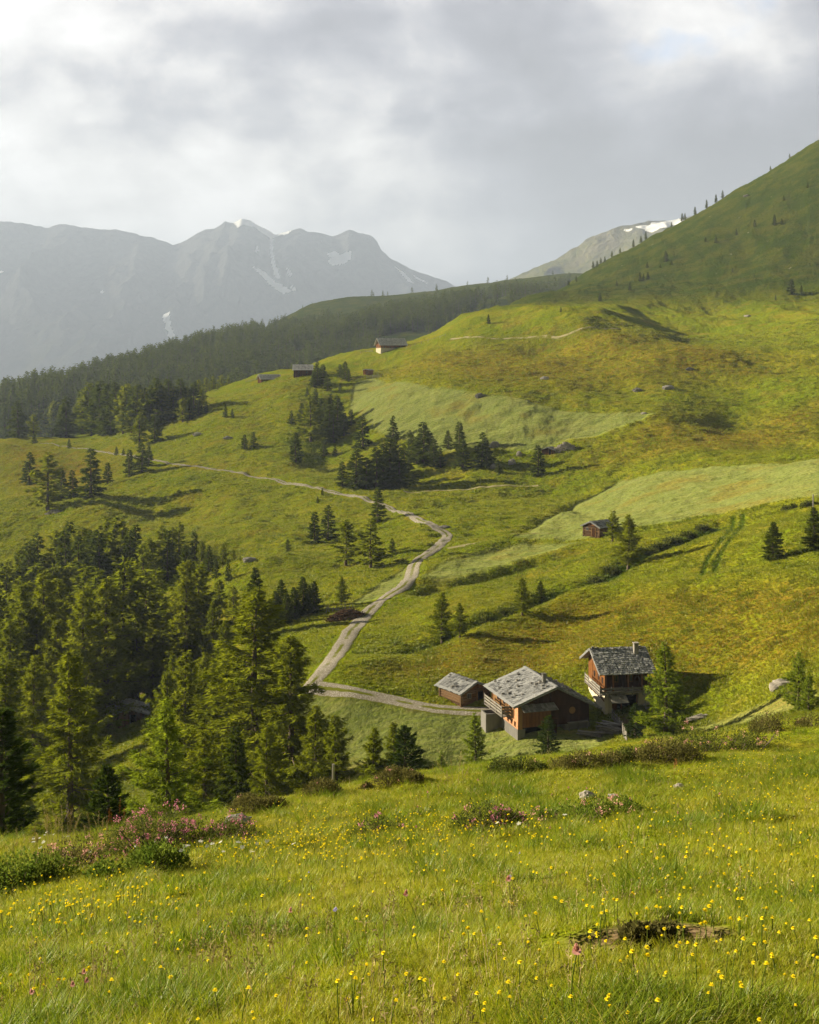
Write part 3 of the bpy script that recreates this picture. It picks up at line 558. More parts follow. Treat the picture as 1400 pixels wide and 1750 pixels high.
# trees that stand on their own, each with its own label
for a in [
 (L_, 81, 872, 772, 'tall bare-stemmed larch standing above the round stone heap on the meadow'), (S_, 49, 829, 772, 'spruce on the yellow meadow up the slope from the larch by the stone heap'),
 (S_, 104, 853, 800, 'narrow spruce half hidden behind the larch by the stone heap'), (S_, 125, 850, 803, 'small slim spruce at the foot of the big ragged spruce on the meadow'),
 (S_, 155, 850, 765, 'big ragged spruce with open branches in the middle of the meadow'), (S_, 184, 828, 790, 'small spruce just uphill of the big ragged spruce on the meadow'),
 (S_, 221, 815, 768, 'dark spruce with bare stem base below the narrow path'), (S_, 242, 808, 756, 'spruce in front of its darker twin right beside the narrow path'),
 (S_, 254, 797, 762, 'darker spruce touching the narrow path behind its twin'), (L_, 238, 765, 705, 'pale larch standing above the narrow path in front of the wooded ridge'),
 (S_, 265, 757, 708, 'ragged spruce beside the pale larch above the narrow path'), (S_, 199, 778, 763, 'small spruce bush beside the narrow path'), (S_, 211, 778, 766, 'tiny dark spruce bush beside the small spruce bush by the narrow path'),
 (S_, 118, 766, 750, 'little lone spruce in the open just above the narrow path'), (S_, 58, 758, 741, 'stunted spruce at the front edge of the wooded ridge'),
 (S_, 418, 768, 742, 'lower one of two small spruces by the little earth track on the open slope'), (S_, 434, 764, 738, 'upper one of two small spruces by the little earth track on the open slope'),
 (S_, 506, 791, 739, 'broad dark round-topped spruce alone below the strip of trees on the slope'), (S_, 498, 724, 701, 'small pointed spruce on the grassy slope below the dark cabin'),
 (S_, 516, 721, 688, 'slim pointed spruce beside the big forked larch on the slope'), (L_, 531, 755, 675, 'big larch with a dark forked stem on the slope below the dark cabin'),
 (S_, 553, 779, 749, 'short wide spruce below the big forked larch'), (S_, 573, 779, 761, 'tiny spruce next to the short wide spruce on the slope'),
 (S_, 600, 727, 699, 'small dark spruce on the edge of the pale mown slope'), (S_, 621, 766, 709, 'wide conical spruce at the lower corner of the pale mown slope'),
 (S_, 673, 754, 710, 'conical spruce standing against the pale mown slope'), (S_, 701, 758, 735, 'short spruce between two taller ones at the mown edge'),
 (S_, 919, 814, 760, 'spruce standing in front of the small stone-roofed hut by the rubble heap'), (S_, 851, 807, 785, 'little spruce among the grey rocks below the mown slope'),
 (S_, 551, 847, 834, 'tiny spruce on the upper side of the road where it narrows'), (S_, 543, 860, 848, 'knee-high spruce just below the narrow stretch of road'),
 (S_, 645, 893, 832, 'dark spruce leaning over the bend where the road narrows'), (S_, 538, 928, 874, 'shorter of two dark spruces on the slope below the road'),
 (S_, 560, 922, 863, 'taller of two dark spruces on the slope below the road'), (L_, 591, 966, 888, 'larch with two bare stems on the slope beneath the road bend'),
 (L_, 634, 970, 884, 'full dark larch beside the larch with two bare stems'), (S_, 671, 944, 920, 'small round dark spruce on the knoll beside the road'),
 (S_, 492, 944, 921, 'slim little spruce alone on the bright slope'), (L_, 584, 1034, 985, 'small larch on the grass above the brushwood heap by the road'),
 (L_, 756, 1099, 1012, 'taller larch of the pair in the gully above the farm'), (L_, 786, 1090, 1030, 'shorter bushy larch of the pair in the gully above the farm'),
 (L_, 893, 1052, 987, 'bushy larch further up the gully above the farm'), (S_, 925, 1032, 993, 'small dark spruce at the head of the gully above the farm'),
 (L_, 1047, 926, 873, 'larch beside the log hut on the terrace'), (L_, 1074, 975, 879, 'larch in the hedge line just below the log hut on the terrace'),
 (S_, 1321, 957, 891, 'dark spruce on the rusty meadow beyond the two wheel ruts'), (S_, 1392, 938, 866, 'dark spruce cut by the picture edge above the rusty meadow'),
 (Y_L, 1137, 1268, 1097, 'tall light green larch in front of the white-walled farmhouse'), (P_, 1086, 1264, 1203, 'thin young pine beside the dirt yard of the white-walled farmhouse'),
 (Y_L, 1366, 1216, 1113, 'light green larch standing by the pale boulder on the meadow'), (P_, 939, 1302, 1224, 'dense young pine in front of the barn gable'),
 (Y_L, 814, 1318, 1218, 'bushy young larch below the concrete trough of the barn'), (Y_L, 755, 1324, 1282, 'small shrubby larch on the mown bank below the spur road'),
]: plant(*a, hit=90, wide={S_: 1.5, L_: 1.3, P_: 1.3, Y_L: 1.3}[a[0]])
for a in [(Y_L, 1150, 1262, 1150, 'side shoot larch growing close against the tall light green larch', 128), (Y_L, 1383, 1222, 1150, 'low bushy larch beside the light green larch by the boulder', 106),
          (L_, 441, 1400, 1003, 'huge spreading larch, the biggest tree of the wood, beside the road junction', 134), (L_, 494, 1400, 1085, 'dark larch crowding the huge spreading larch on its road side', 128),
          (L_, 385, 1400, 1108, 'slender larch crowding the huge spreading larch on its forest side', 139),
          (Y_L, 292, 1400, 1192, 'bright yellow-green young larch standing behind the pink alpenrose bush', 72), (P_, 4, 1400, 1218, 'black-green stone pine cut by the picture edge at the meadow rim', 54),
          (P_, 183, 1400, 1312, 'short black-green stone pine behind the dry grass stalks', 58), (L_, 118, 1400, 1117, 'thin-crowned larch with bare dark stem in front of the shaded hut', 118),
          (L_, 8, 1400, 1130, 'grey-green larch at the picture edge behind the stone pine', 135), (L_, 259, 1190, 1058, 'larch rising right behind the shaded hut', 232),
          (L_, 283, 1400, 1150, 'leaning larch beside the shaded hut', 150), (L_, 320, 1400, 1113, 'pointed larch between the shaded hut and the huge spreading larch', 148),
          (L_, 575, 1400, 1222, 'broad dark larch at the meadow rim below the spur road', 112), (L_, 540, 1400, 1205, 'dark larch between the huge spreading larch and the mown bank', 122),
          (P_, 690, 1400, 1243, 'small dark pine with a bare stem at the meadow rim', 102), (L_, 672, 1400, 1236, 'thin young larch behind the small dark pine at the meadow rim', 112),
          (L_, 640, 1400, 1243, 'small open larch on the mown bank near the meadow rim', 110), (S_, 439, 1100, 970, 'dark spire of a spruce showing behind the huge spreading larch', 215),
          (L_, 350, 1400, 1250, 'low shadowed larch under the huge spreading larch', 112), (L_, 455, 1400, 1240, 'shadowed larch at the dark foot of the huge spreading larch', 108), (S_, 405, 1400, 1240, 'shaded undergrowth spruce below the huge spreading larch', 104)]:
    plant(*a[:5], Y=a[5], wide={L_: 1.12, S_: 1.1, P_: 1.25, Y_L: 1.3}[a[0]] * (1.22 if a[1] in (441, 494) else 1))
# clumps: members nothing tells apart share their clump's label
G = 'spruces in the clump below the pale mown slope'; lab = 'dark spruce in the dense clump just below the pale mown slope'
for a in [(585, 831, 788), (607, 833, 765), (626, 835, 781), (642, 836, 763), (655, 834, 757), (667, 835, 749), (684, 835, 761), (698, 829, 779), (675, 766, 744), (723, 795, 720), (712, 793, 745), (733, 790, 735), (753, 799, 765), (742, 798, 750),
          (766, 766, 735), (785, 770, 720), (791, 802, 750), (823, 798, 738), (831, 796, 752), (616, 830, 790), (634, 832, 790), (660, 832, 785), (690, 815, 760), (674, 820, 770), (705, 780, 742)]: plant(S_, *a, lab, group=G, hit=300, wide=1.62)
G = 'spruces strung up the slope below the dark cabin'; lab = 'spruce in the strip of trees running up the slope toward the small shed'
for a in [(571, 756, 704), (562, 747, 690), (576, 730, 676), (582, 722, 688), (545, 742, 700), (555, 735, 690), (588, 745, 706), (548, 716, 680), (566, 700, 672), (540, 690, 664), (592, 735, 712)]: plant(S_, *a, lab, group=G, hit=300, wide=1.55)
G = 'bushy trees beside the dark cabin'; lab = 'bushy spruce on the slope between the dark cabin and the small shed'
for a in [(543, 658, 618), (552, 656, 622), (537, 662, 632), (590, 648, 617), (581, 646, 622), (596, 652, 630), (560, 668, 640), (525, 678, 662), (581, 668, 655)]: plant(S_, *a, lab, group=G, hit=400, wide=1.6)
G = 'trees on the wooded ridge'; lab = 'conifer in the dark belt of trees on the ridge above the yellow meadow'
for a in [(20, 748, 700), (32, 747, 684), (8, 748, 695), (44, 746, 704), (57, 747, 707), (64, 746, 700), (75, 746, 710), (90, 745, 684), (98, 746, 692), (113, 748, 676), (107, 747, 690), (150, 742, 655), (160, 742, 662), (140, 742, 668), (132, 743, 690), (172, 741, 650), (184, 740, 655), (196, 739, 652),
          (206, 738, 662), (216, 738, 655), (226, 736, 660), (236, 735, 656), (246, 733, 662), (256, 730, 658), (266, 727, 645), (276, 722, 655), (287, 716, 647), (297, 714, 660), (308, 712, 646), (190, 742, 690), (210, 742, 695), (176, 744, 700), (156, 745, 700), (225, 740, 700),
          (312, 721, 680), (325, 717, 678), (340, 710, 682), (352, 706, 686), (263, 722, 668), (318, 706, 660), (332, 702, 652), (345, 696, 664)]: plant(S_ if a[0] % 3 else L_, *a, lab, group=G, hit=400, wide=1.5)
for a in [(S_, 385, 713, 690, 'dark small spruce at the shaded end of the wooded ridge'), (S_, 397, 714, 698, 'tiny spruce next to the last one of the wooded ridge')]: plant(*a, hit=400, wide=1.2)
G = 'pale trees behind the grassy crest'; lab = 'pale green tree in the row behind the grassy crest near the low roof'
for a, Y in [((340, 0, 648), 700), ((352, 0, 645), 710), ((365, 0, 642), 715), ((378, 0, 640), 720), ((390, 0, 645), 715), ((402, 0, 650), 710), ((414, 0, 648), 705), ((372, 0, 655), 690), ((430, 0, 655), 700), ((358, 0, 656), 690)]: plant(L_, *a, lab, Y=Y, group=G, wide=1.5)
G = 'trees at the back edge of the shaded wood'; lab = 'larch in the back row of the shaded wood at the foot of the bright meadow'
for px, top, Y in [(35, 935, 350), (68, 910, 350), (52, 925, 345), (95, 905, 348), (120, 891, 350), (141, 899, 345), (160, 905, 340), (181, 884, 345), (195, 882, 340), (209, 895, 338), (232, 896, 335), (220, 905, 330), (279, 898, 330), (295, 900, 325), (307, 891, 330), (286, 905, 320), (332, 908, 318), (345, 925, 312), (356, 931, 308), (381, 930, 300), (399, 938, 298), (411, 950, 292), (255, 920, 320), (15, 955, 345), (0, 962, 340),
                   (370, 955, 290), (110, 905, 335), (172, 905, 330), (320, 930, 305), (390, 960, 282), (245, 930, 300), (130, 915, 325)]: plant(L_ if px % 2 else S_, px, 0, top, lab, Y=Y, group=G, wide=1.15)
G = 'trees in the middle of the shaded wood'; lab = 'larch in the dark middle of the shaded wood'
for px, top, Y in [(12, 965, 300), (61, 962, 300), (89, 968, 298), (117, 962, 300), (145, 968, 290), (30, 985, 270), (165, 975, 280), (265, 975, 270), (0, 1010, 240), (175, 1020, 240), (235, 1030, 235), (280, 1010, 250), (345, 1010, 240), (365, 1030, 225), (375, 990, 255), (400, 1000, 245), (415, 1030, 225), (60, 1040, 215), (20, 1060, 205), (95, 1060, 210), (385, 1060, 200)]: plant(L_, px, 0, top, lab, Y=Y, group=G, wide=1.15)
for a in [(209, 958, 238, 'wide bright-topped larch towering in the middle of the shaded wood'), (246, 973, 246, 'larch leaning against the wide bright-topped larch of the wood'), (319, 958, 232, 'tall larch with straight dark stem beside the small sunny clearing'), (341, 966, 238, 'paler twin of the tall larch beside the small sunny clearing'),
          (74, 979, 225, 'flat-topped larch in the shaded wood toward the picture edge'), (95, 988, 232, 'larch pressed against the flat-topped larch of the wood'), (37, 999, 215, 'larch with long bare stem in the shaded wood'), (141, 1006, 205, 'ragged larch with a straight stem in front of the flat-topped larch'), (184, 987, 220, 'dark larch in front of the wide bright-topped larch'),
          (205, 1075, 236, 'deeply shaded larch uphill of the shaded hut'), (60, 1120, 170, 'feathery larch behind the thin-crowned larch'), (128, 1110, 185, 'shaded larch beyond the thin-crowned larch'), (295, 1120, 190, 'pale larch just beside the small sunny clearing'), (350, 1115, 175, 'larch on the lower edge of the small sunny clearing')]: plant(L_, a[0], 0, a[1], a[3], Y=a[2], wide=1.2)
G = 'spruces in the hollow below the road'; lab = 'shaded spruce in the hollow between the wood and the brushwood heap'
for px, base, top in [(537, 1047, 993), (504, 1058, 1003), (518, 1051, 985), (490, 1066, 1012), (470, 1075, 1010), (528, 1040, 1000), (480, 1060, 990)]: plant(S_, px, base, top, lab, group=G, hit=120, wide=1.4)
# scattered little trees high on the mountainside
G = 'small trees dotted over the steep mountainside'; lab = 'small dark spruce on the steep grassy mountainside'
for px, base, hh in [(1104, 404, 8), (1096, 411, 8), (1083, 419, 10), (1046, 438, 9), (1034, 447, 9), (1027, 449, 9), (1021, 455, 10), (1014, 457, 11), (1139, 446, 18), (1106, 457, 11), (1094, 480, 16), (1100, 479, 12), (1108, 476, 12), (1076, 495, 13), (1054, 487, 9), (1025, 514, 15), (1224, 414, 12), (1206, 412, 8), (1259, 401, 11), (1290, 387, 12), (1324, 384, 18), (1336, 383, 10), (1370, 499, 13),
                     (1252, 464, 7), (1381, 320, 9), (1340, 341, 8), (1148, 452, 8), (1129, 457, 7), (1326, 512, 8), (959, 532, 8), (1166, 373, 9), (1171, 370, 6), (1188, 361, 8), (1208, 350, 9), (1224, 338, 6), (1235, 331, 6), (1350, 269, 7), (1317, 288, 5), (1060, 430, 7), (1148, 385, 6), (985, 480, 9), (972, 487, 8)]: plant(S_, px, base + 1, base - hh, lab, group=G, hit=640, wide=1.25)
plant(S_, 1353, 504, 475, 'largest dark round tree on the steep grassy mountainside', hit=640, wide=1.6); plant(S_, 835, 553, 537, 'little round spruce on the shoulder above the high path', hit=600, wide=1.5)

# the far forest across the side valley: the trees that show largest as objects, the rest as one wood
rs_ = np.random.RandomState(3); cand = []
cp = rs_.uniform(-330, 975, 32000); cY = np.exp(rs_.uniform(math.log(860), math.log(2450), 32000)); cx = (cp - 700) / F * cY
cz = ground(cx, cY); cpy = HZ - F * cz / cY
Lb = np.where(cp < 430, 0, 566 - .162 * (cp - 430))
# hidden behind nearer ground?
tmax = np.full(cp.shape, -9.0)
for q in np.exp(np.linspace(math.log(300), math.log(2400), 90)):
    m = q < cY * .985
    if m.any():
        uu = (cp[m] - 700) / F; tmax[m] = np.maximum(tmax[m], (ground(uu * q, np.full(uu.shape, q)) / q))
hid = (cz + 16) / cY < tmax
cl = fbm(cx / 110 + 3, cY / 150, 3)
den = np.where(cpy > Lb + 6, .92, .035) * np.where((cl > .22) & (cp > 430), .12, 1); den = np.where((cp > 430) & (cpy < Lb - 26), .008, den)
den = den * np.where(cp > 800, .38, 1) * np.where((cY < 1280) & (cp > 640), 0, 1)
keep = (~hid) & (rs_.rand(len(cp)) < den * .50 * np.clip((cY / 1500) ** 1.1, .35, 1.4))
idx = np.nonzero(keep)[0]; hts = rs_.uniform(11, 25, len(idx)) * np.where(cpy[idx] < Lb[idx] + 6, .6, 1)
order = np.argsort(-hts / cY[idx] * np.where(cp[idx] > -10, 1, .01)); idx = idx[order]; hts = hts[order]
low = []
for j in range(5):
    T_, C_ = conifer(900 + j, 'spruce', 'low'); v = []
    for me in (T_, C_):
        co = np.empty(len(me.vertices) * 3, np.float32); me.vertices.foreach_get('co', co); v.append(co.reshape(-1, 3))
    tq = np.empty(len(T_.polygons) * 4, np.int32); T_.polygons.foreach_get('vertices', tq); tq = tq.reshape(-1, 4)
    tf = np.concatenate([tq[:, :3], tq[:, [0, 2, 3]]]); cf = np.arange(len(v[1])).reshape(-1, 3)
    V = np.concatenate(v); Fc = np.concatenate([tf, cf + len(v[0])]); mi = np.concatenate([np.ones(len(tf)), np.zeros(len(cf))]).astype(np.int32)
    ti = np.concatenate([np.full(len(v[0]), .5), np.repeat(rs_.rand(len(cf)), 3)]); low.append((V, Fc, mi, ti))
low_me = [raw_mesh('far_spruce', V, Fc, False, [m_spruce, m_bark], mi, [('tint', ti)]) for V, Fc, mi, ti in low]
NF = 150
for i, hh in zip(idx[:NF], hts[:NF]):
    o = link('spruce_tree', low_me[rt.randrange(5)]); s = hh / 20; o.location = (cx[i], cY[i], cz[i] - .3); o.scale = (s * 1.1, s * 1.1, s); o.rotation_euler = (0, 0, rt.uniform(0, 6.28))
    tag(o, 'dark spruce of the hazy forest across the side valley', 'spruce', 'spruces of the hazy forest across the side valley')
VV, FF, MM, TT, nv = [], [], [], [], 0
for i, hh in zip(idx[NF:], hts[NF:]):
    V, Fc, mi, ti = low[rt.randrange(5)]; s = hh / 20; a = rt.uniform(0, 6.28); ca_, sa_ = math.cos(a) * s * 1.1, math.sin(a) * s * 1.1
    VV.append(np.stack([V[:, 0] * ca_ - V[:, 1] * sa_ + cx[i], V[:, 0] * sa_ + V[:, 1] * ca_ + cY[i], V[:, 2] * s + cz[i] - .3], -1)); FF.append(Fc + nv); nv += len(V); MM.append(mi); TT.append(np.clip(ti * .7 + rt.uniform(0, .3), 0, 1))
wood = link('forest', raw_mesh('forest', np.concatenate(VV), np.concatenate(FF), False, [m_spruce, m_bark], np.concatenate(MM), [('tint', np.concatenate(TT))]))
tag(wood, 'dark hazy spruce forest covering the slope across the side valley', 'forest', kind='stuff')
print('FAR TREES', len(idx))
# ------------------------------------------------------------------ building kit
def tint_mat(name, a, b, grain=(1, 1, 1), gs=6.0, bump=.25, bd=.03, rough=1.0, spots=None):
    """diffuse surface between two colours by piece tint and noise grain in the object's own space"""
    m, N, out = new_mat(name)
    p = N.add('ShaderNodeTexCoord').outputs['Object']
    n = N.noise(N.vmath('MULTIPLY', p, grain), gs, 5, .65); n2 = N.noise(p, .7, 4, .6)
    t = N.add('ShaderNodeAttribute', attribute_name='tint').outputs['Fac']
    f = N.math('ADD', N.math('MULTIPLY', t, .55), N.math('ADD', N.math('MULTIPLY', n, .55), N.math('MULTIPLY', n2, .25)))
    c = N.mix(N.sstep(f, .30, .95), a, b)
    if spots: c = N.mix(N.sstep(N.noise(N.vmath('ADD', p, (3, 8, 1)), spots[1], 4, .7), spots[2], spots[2] + .1), c, spots[0])
    bm_ = N.add('ShaderNodeBump', ins={'Strength': bump, 'Distance': bd, 'Height': n})
    out_surf(N, out, N.add('ShaderNodeBsdfDiffuse', ins={'Color': c, 'Roughness': rough, 'Normal': bm_})); return m
m_shingle = tint_mat('weathered_shingle', (0.088, 0.092, 0.098), (0.39, 0.395, 0.40), (1, 1, 1), 5, .4, .02, spots=((0.16, 0.13, 0.075), 1.6, .62))
m_board_grey = tint_mat('silver_grey_board', (0.125, 0.115, 0.105), (0.31, 0.29, 0.26), (1, 1, 1), 7)
m_bleached = tint_mat('bleached_shingle', (0.30, 0.30, 0.30), (0.60, 0.59, 0.57), (1, 1, 1), 5, .2, .02)
m_timber = tint_mat('sunburnt_timber', (0.095, 0.040, 0.016), (0.26, 0.118, 0.045), (5, 5, .6), 3)
m_timber_lt = tint_mat('honey_timber', (0.155, 0.078, 0.032), (0.33, 0.195, 0.09), (5, 5, .6), 3)
m_timber_dk = tint_mat('dark_timber', (0.035, 0.020, 0.013), (0.125, 0.062, 0.034), (5, 5, .6), 3)
m_log = tint_mat('old_log', (0.060, 0.036, 0.022), (0.235, 0.150, 0.085), (1, 1, 1), 6)
m_plaster = tint_mat('limewashed_plaster', (0.40, 0.35, 0.27), (0.66, 0.59, 0.47), (1, 1, 1), 3, .3, .02)
m_concrete = tint_mat('grey_concrete', (0.13, 0.125, 0.118), (0.25, 0.24, 0.225), (1, 1, .4), 2.5, .2, .02)
m_stone = tint_mat('lichen_stone', (0.13, 0.125, 0.115), (0.40, 0.375, 0.34), (1, 1, 1), 4, .8, .08)
m_stone_lt = tint_mat('pale_stone', (0.24, 0.22, 0.19), (0.45, 0.41, 0.36), (1, 1, 1), 4, .8, .08)
m_brush = tint_mat('brushwood', (0.045, 0.028, 0.020), (0.17, 0.105, 0.065), (1, 1, 1), 5)
m_shade_panel, N, out = new_mat('painted_interior_shade'); out_surf(N, out, N.add('ShaderNodeBsdfDiffuse', ins={'Color': (0.010, 0.008, 0.007, 1)}))  # near-black panel colour, painted in place of the shade inside openings
m_pane, N, out = new_mat('window_glass'); out_surf(N, out, N.add('ShaderNodeBsdfPrincipled', ins={'Base Color': (0.02, 0.022, 0.025, 1), 'Roughness': .12, 'IOR': 1.5}))
m_brick, N, out = new_mat('orange_brick')
p = N.add('ShaderNodeTexCoord').outputs['Object']; sp_ = N.add('ShaderNodeSeparateXYZ', ins={0: p})
bk = N.add('ShaderNodeTexBrick', ins={'Vector': N.add('ShaderNodeCombineXYZ', ins={0: N.math('ADD', sp_.outputs[0], sp_.outputs[1]), 1: sp_.outputs[2], 2: 0.0}), 'Color1': (0.34, 0.135, 0.055, 1), 'Color2': (0.42, 0.19, 0.085, 1), 'Mortar': (0.30, 0.26, 0.21, 1), 'Scale': 1.0, 'Mortar Size': .018, 'Brick Width': .38, 'Row Height': .17})
out_surf(N, out, N.add('ShaderNodeBsdfDiffuse', ins={'Color': N.mix(N.noise(p, 1.5, 4), bk.outputs[0], N.mix(1.0, bk.outputs[0], (.7, .66, .6), 'MULTIPLY'))}))

_CUBE = np.array([(x, y, z) for x in (-.5, .5) for y in (-.5, .5) for z in (-.5, .5)], float)
_CF = np.array([(0, 1, 3, 2), (4, 6, 7, 5), (0, 4, 5, 1), (2, 3, 7, 6), (0, 2, 6, 4), (1, 5, 7, 3)])
rb = np.random.RandomState(21)
class MB(Acc):
    def box(s, x0, x1, y0, y1, z0, z1, t=None):
        s.add(_CUBE * (x1 - x0, y1 - y0, z1 - z0) + ((x0 + x1) / 2, (y0 + y1) / 2, (z0 + z1) / 2), _CF, rb.rand() if t is None else t)
    def bar(s, p, q, w, h, t=None, up=(0, 0, 1)):
        p = np.array(p, float); q = np.array(q, float); d = q - p; L = np.linalg.norm(d); d /= L
        sdv = np.cross(d, up); n = np.linalg.norm(sdv)
        if n < 1e-4: sdv = np.array([1.0, 0, 0]); n = 1
        sdv /= n; u = np.cross(sdv, d); M = np.stack([d * L, sdv * w, u * h])
        s.add(_CUBE @ M + (p + q) / 2, _CF, rb.rand() if t is None else t)
    def log(s, p, q, r, t=None, k=7):
        V, Q = tube(np.linspace(np.array(p, float), np.array(q, float), 3), [r, r * .97, r * .94], k)
        # end caps as rings of quads collapsed to the axis
        c0 = V[:k].mean(0); c1 = V[-k:].mean(0); n = len(V); V = np.concatenate([V, [c0, c1]])
        i = np.arange(k); Q = np.concatenate([Q, np.stack([i, np.full(k, n), np.full(k, n), (i + 1) % k], -1), np.stack([i + n - k, (i + 1) % k + n - k, np.full(k, n + 1), np.full(k, n + 1)], -1)])
        s.add(V, Q, rb.rand() if t is None else t)
    def prism(s, poly, axis, a, b, t=.5):
        """convex polygon (list of 2D points) extruded along x or y from a to b"""
        n = len(poly); V = []
        for c in (a, b):
            for (h, z) in poly: V.append((c, h, z) if axis == 'x' else (h, c, z))
        Q = [(i, (i + 1) % n, (i + 1) % n + n, i + n) for i in range(n)]
        for i in range(1, n - 1): Q += [(0, i, i + 1, i + 1), (n, n + i, n + i + 1, n + i + 1)]
        s.add(np.array(V, float), Q, t)
    def build(s, name, mat, parent, smooth=False):
        # triangles hidden as degenerate quads are turned into real triangles
        V = np.concatenate(s.V); Fc = np.concatenate(s.F); me = bpy.data.meshes.new(name)
        fl = [tuple(dict.fromkeys(f)) for f in Fc.tolist()]
        me.from_pydata(V.tolist(), [], [f for f in fl if len(f) > 2]); set_attr(me, 'tint', np.concatenate(s.A))
        if smooth: me.polygons.foreach_set('use_smooth', np.ones(len(me.polygons), bool))
        bm = bmesh.new(); bm.from_mesh(me); bmesh.ops.recalc_face_normals(bm, faces=bm.faces); bm.to_mesh(me); bm.free()
        me.materials.append(mat); return link(name, me, parent)
def roof_slope(mb, e0, e1, r0, r1, row=.42, wdt=.34, thick=.05, slab=.10, rough=1.0, border=0, ragged=.10):
    """shingled slope between eave line e0-e1 and ridge line r0-r1: a slab with overlapping shingles nailed on it"""
    e0, e1, r0, r1 = (np.array(v, float) for v in (e0, e1, r0, r1)); up = r0 - e0; L = np.linalg.norm(up); up /= L; al = e1 - e0; Wd = np.linalg.norm(al); al /= Wd
    nrm = np.cross(al, up); nrm *= np.sign(nrm[2])
    V = np.array([e0, e1, r1, r0]); V = np.concatenate([V - nrm * slab, V]); mb.add(V, [(0, 1, 2, 3), (4, 7, 6, 5), (0, 4, 5, 1), (1, 5, 6, 2), (2, 6, 7, 3), (3, 7, 4, 0)], .35)
    nr = max(3, int(L / row)); rh = L / nr
    for i in range(nr):
        x = -rb.rand() * wdt * .5
        while x < Wd - .02:
            w = wdt * rb.uniform(.6, 1.35); x0 = max(x, 0.0); x1 = min(x + w, Wd); x += w
            if x1 - x0 < .05: continue
            s0 = i * rh - rb.rand() * ragged * rough - .03; s1 = min((i + 1.25) * rh, L + .03); b = e0 + al * (x0 + x1) / 2
            lift = thick * (1.1 + rb.rand() * .9 * rough); p = b + up * s0 + nrm * lift; q = b + up * s1 + nrm * thick * .45
            brd = border and (i < 1 or (x0 < border * .6) or (x1 > Wd - border * .6))
            mb.bar(p, q, (x1 - x0) * .95, thick * .8, (.78 + .2 * rb.rand()) if brd else np.clip(rb.normal(.46, .23), 0, 1), up=nrm)
def stones_on(mb, e0, e1, r0, r1, n, lo=.1, hi=.9):
    e0, e1, r0, r1 = (np.array(v, float) for v in (e0, e1, r0, r1)); nrm = np.cross(e1 - e0, r0 - e0); nrm /= np.linalg.norm(nrm); nrm *= np.sign(nrm[2])
    for _ in range(n):
        a, b = rb.rand(), rb.uniform(lo, hi); p = e0 + (e1 - e0) * a + (r0 - e0) * b + nrm * .14; sz = rb.uniform(.16, .30)
        mb.add((_CUBE * (1.2, 1, .7) + rb.randn(8, 3) * .12) * sz + p, _CF, rb.rand() * .5)
def thing(name, label, cat, loc, rz=0, group=None):
    o = bpy.data.objects.new(name, None); COL.objects.link(o); o.location = loc; o.rotation_euler = (0, 0, rz); o.empty_display_size = .2
    tag(o, label, cat, group); return o
def boards_wall(mb, axis, c, h0, h1, z0, top, n, th=.05, t=None):
    """vertical boards from h0 to h1 along a wall; top is a function of the position"""
    e = np.linspace(h0, h1, n + 1)
    for a, b in zip(e[:-1], e[1:]):
        tt = (rb.rand() if t is None else t + rb.randn() * .12); poly = [(a + .008, z0), (b - .008, z0), (b - .008, top(b)), (a + .008, top(a))]
        j = rb.rand() * .015; mb.prism(poly, axis, c - th / 2 - j, c + th / 2 + j, float(np.clip(tt, 0, 1)))
def window(parent, axis, c, h, z, w, hh, out, frame=None):
    """glazed window lying on the wall plane; out is the outward sign"""
    f = MB(); g = MB(); d0, d1 = sorted((c, c + out * .05)); e0, e1 = sorted((c + out * .005, c + out * .025)); fw = .07
    def bxx(m, a, b, z0, z1, p0, p1, t): m.box(p0, p1, a, b, z0, z1, t) if axis == 'x' else m.box(a, b, p0, p1, z0, z1, t)
    for a, b, z0, z1 in ((h - w / 2, h - w / 2 + fw, z, z + hh), (h + w / 2 - fw, h + w / 2, z, z + hh), (h - w / 2 + fw, h + w / 2 - fw, z, z + fw), (h - w / 2 + fw, h + w / 2 - fw, z + hh - fw, z + hh), (h - .025, h + .025, z + fw, z + hh - fw)): bxx(f, a, b, z0, z1, d0, d1, .6)
    bxx(g, h - w / 2 + fw, h + w / 2 - fw, z + fw, z + hh - fw, e0, e1, .5)
    wo = f.build('window', frame or m_board_grey, parent); g.build('pane', m_pane, wo); return wo

# ---- the barn: concrete foot, brick band, timber upper storey, wide shingled roof
def at(px, py, Y): return Vector(((px - 700) / F * Y, Y, (HZ - py) / F * Y))
o = shot(885, 1266, 100); print('BARN', o); o = at(885, 1271, o.y); barn = thing('barn', 'large timber barn on a concrete foot with a wide lopsided shingle roof', 'barn', o, math.radians(17))
Wb, Lb_, RX, RZ = 9.3, 8.4, 4.67, 6.5; lt = lambda x: RZ - (RX - x) * .345 if x < RX else RZ - (x - RX) * .515
b = MB(); b.box(0, .32, 0, Lb_, -2.0, 1.62, .45); b.box(.32, .95, 0, .3, -2.0, 1.62, .3); b.box(.32, Wb, 1.3, Lb_, -2.0, 1.5, .25); b.box(6.1, Wb - .02, .02, 1.3, -1.2, 1.72, .8); b.build('foundation', m_concrete, barn)
b = MB(); b.box(.03, .30, .04, 6.6, 1.62, 2.55); b.box(.05, .28, .03, 1.15, 2.55, 4.55); bw = b.build('brick_wall', m_brick, barn)
for yy in (.9, 2.0, 3.1, 4.6): window(barn, 'x', .03, yy, 1.78, .5, .6, -1, m_timber)
b = MB()
e = np.linspace(1.2, Lb_, 20)
for a_, c_ in zip(e[:-1], e[1:]): b.box(.06, .16, a_ + .01, c_ - .01, 2.57, 4.80, .35 + rb.rand() * .6)
for yy in (1.2, 3.4, 5.6, Lb_ - .15): b.box(-.03, .08, yy, yy + .16, 2.57, 4.78, .2)
